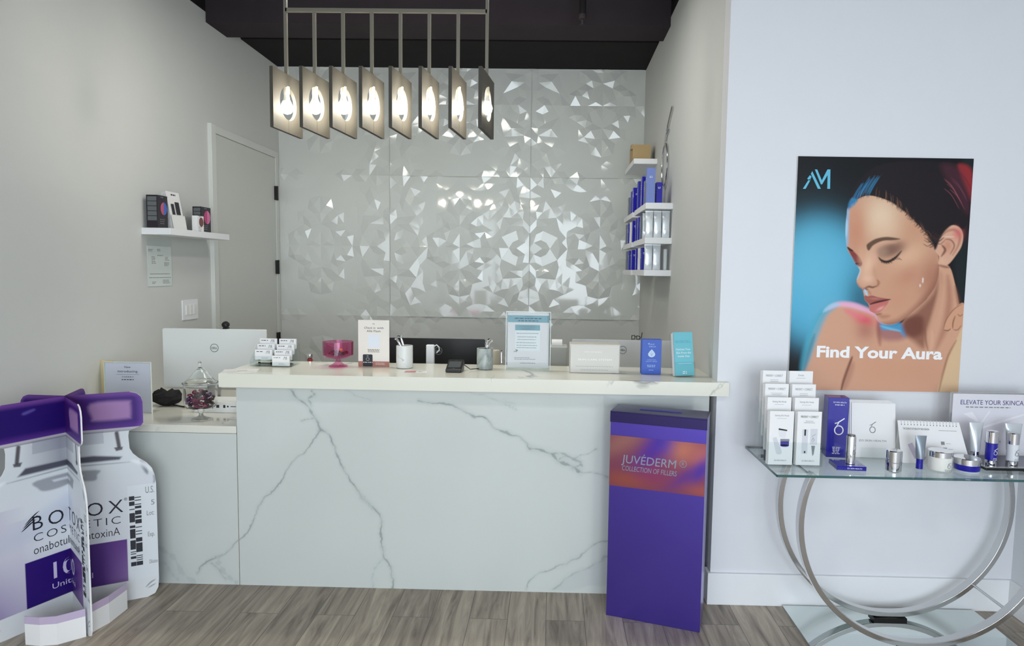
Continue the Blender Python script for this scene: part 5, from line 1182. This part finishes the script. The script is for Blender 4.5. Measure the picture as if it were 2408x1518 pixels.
t = tag(obj('acrylic_tray', MB().box(0, v1[0]-v0[0], 0, .03, 0, .004).box(0, v1[0]-v0[0], .03, .033, 0, .010).box(-.12, .0, .03, .033, 0, .006), M_acr, loc=(v0[0], v0[1]-.0, ZT)), 'flat clear acrylic strip lying along the front of the glass table', 'tray')
# right hand display: mirrored tray, board, bottles
v = gp(2318, 1106); dx = v[0]; dy = v[1]
M_smoke = mat('smoked mirror tray', (96, 98, 108), .08, .8)
t = thing('display_tray', 'dark mirrored tray with a raised rim carrying the skincare bottles', 'tray', (dx, dy, ZT))
obj('base', MB().box(0, .34, 0, .20, 0, .012), M_blk, t, bevel=.003); obj('mirror_top', MB().box(.008, .332, .008, .192, .012, .0135), M_smoke, t)
obj('rim', MB().box(0, .34, 0, .008, .012, .017).box(0, .008, .008, .2, .012, .017), M_chrome, t)
t = thing('header_board', 'white board headed ELEVATE YOUR SKINCARE standing behind the bottles', 'sign', (dx-.03, dy+.205, ZT))
obj('board', MB().box(0, .38, 0, .004, 0, .292), mat('display board white', (226, 224, 232), .4), t); obj('frame', MB().box(-.008, 0, -.001, .008, 0, .298).box(0, .38, -.001, .008, .292, .298), M_chrome, t)
F = front(0, 0, 0); a = MB(); type_(a, F, 'ELEVATE YOUR SKINCARE', .035, .243, .022, .31, 'l', -.002); obj('lettering', a, mat('violet navy ink', (62, 56, 120), .5), t)
a = MB(); bars(a, F, .06, .229, .2, 1, .01, .0045, 5); type_(a, F, 'HEALTH', .155, .07, .010, .07); obj('lettering', a, M_grey, t)
a = MB(); flat(a, F, [(.05, .2), (.11, .165), (.12, .17), (.09, .21)], .0006); flat(a, F, [(.13, .14), (.38, .225), (.38, .218), (.14, .132)], .0006); flat(a, F, [(.13, .16), (.165, .215), (.17, .212), (.136, .156)], .0006); obj('printed_ray', a, mat('pale ray print', (240, 238, 244), .4), t)
def pump(label, x, y, h, mb_, ink):
    t = thing('pump_bottle', label, 'bottle', (x, y, ZT+.0136), 0, 'airless bottles on the mirrored tray')
    obj('foot', MB().lathe([(.022, 0), (.0225, .022), (.021, .024)], 30), M_silver, t, smooth=True)
    obj('bottle', MB().lathe([(.0225, .024), (.0225, h*.66)], 30), mb_, t, smooth=True)
    obj('cap', MB().lathe([(.0225, h*.66), (.0225, h-.003), (.020, h), (0, h)], 30), M_silver, t, smooth=True)
    F = front(.003, -.0228, 0); a = MB(); zo(a, F, 0, h*.38, .014); bars(a, F, 0, h*.22, .022, 2, .006, .002, 3, True); obj('lettering', a, ink, t)
pump('deep blue bottle with a silver cap on the mirrored tray', dx+.048, dy+.045, .148, M_blue, M_wh)
pump('white bottle with a silver cap on the mirrored tray, at the picture edge', dx+.135, dy+.04, .143, mat('white bottle', (222, 226, 232), .25), M_grey)
t = thing('silver_tube', 'silver squeeze tube upside down behind the deep blue bottle', 'tube', (dx+.014, dy+.10, ZT+.0136)); obj('cap', MB().lathe([(.017, 0), (.017, .045)], 24), M_silver, t, smooth=True); obj('tube_body', tube_bm(.045, .17, .019, .031), mat('silver white tube', (206, 212, 216), .25, .3), t, smooth=True)
t = thing('blue_capped_tube', 'white squeeze tube on a deep blue cap behind the white bottle', 'tube', (dx+.172, dy+.095, ZT+.0136)); obj('cap', MB().lathe([(.021, 0), (.021, .05)], 24), M_blue, t, smooth=True); obj('tube_body', tube_bm(.05, .17, .022, .038), mat('silver white tube', (206, 212, 216), .25, .3), t, smooth=True)
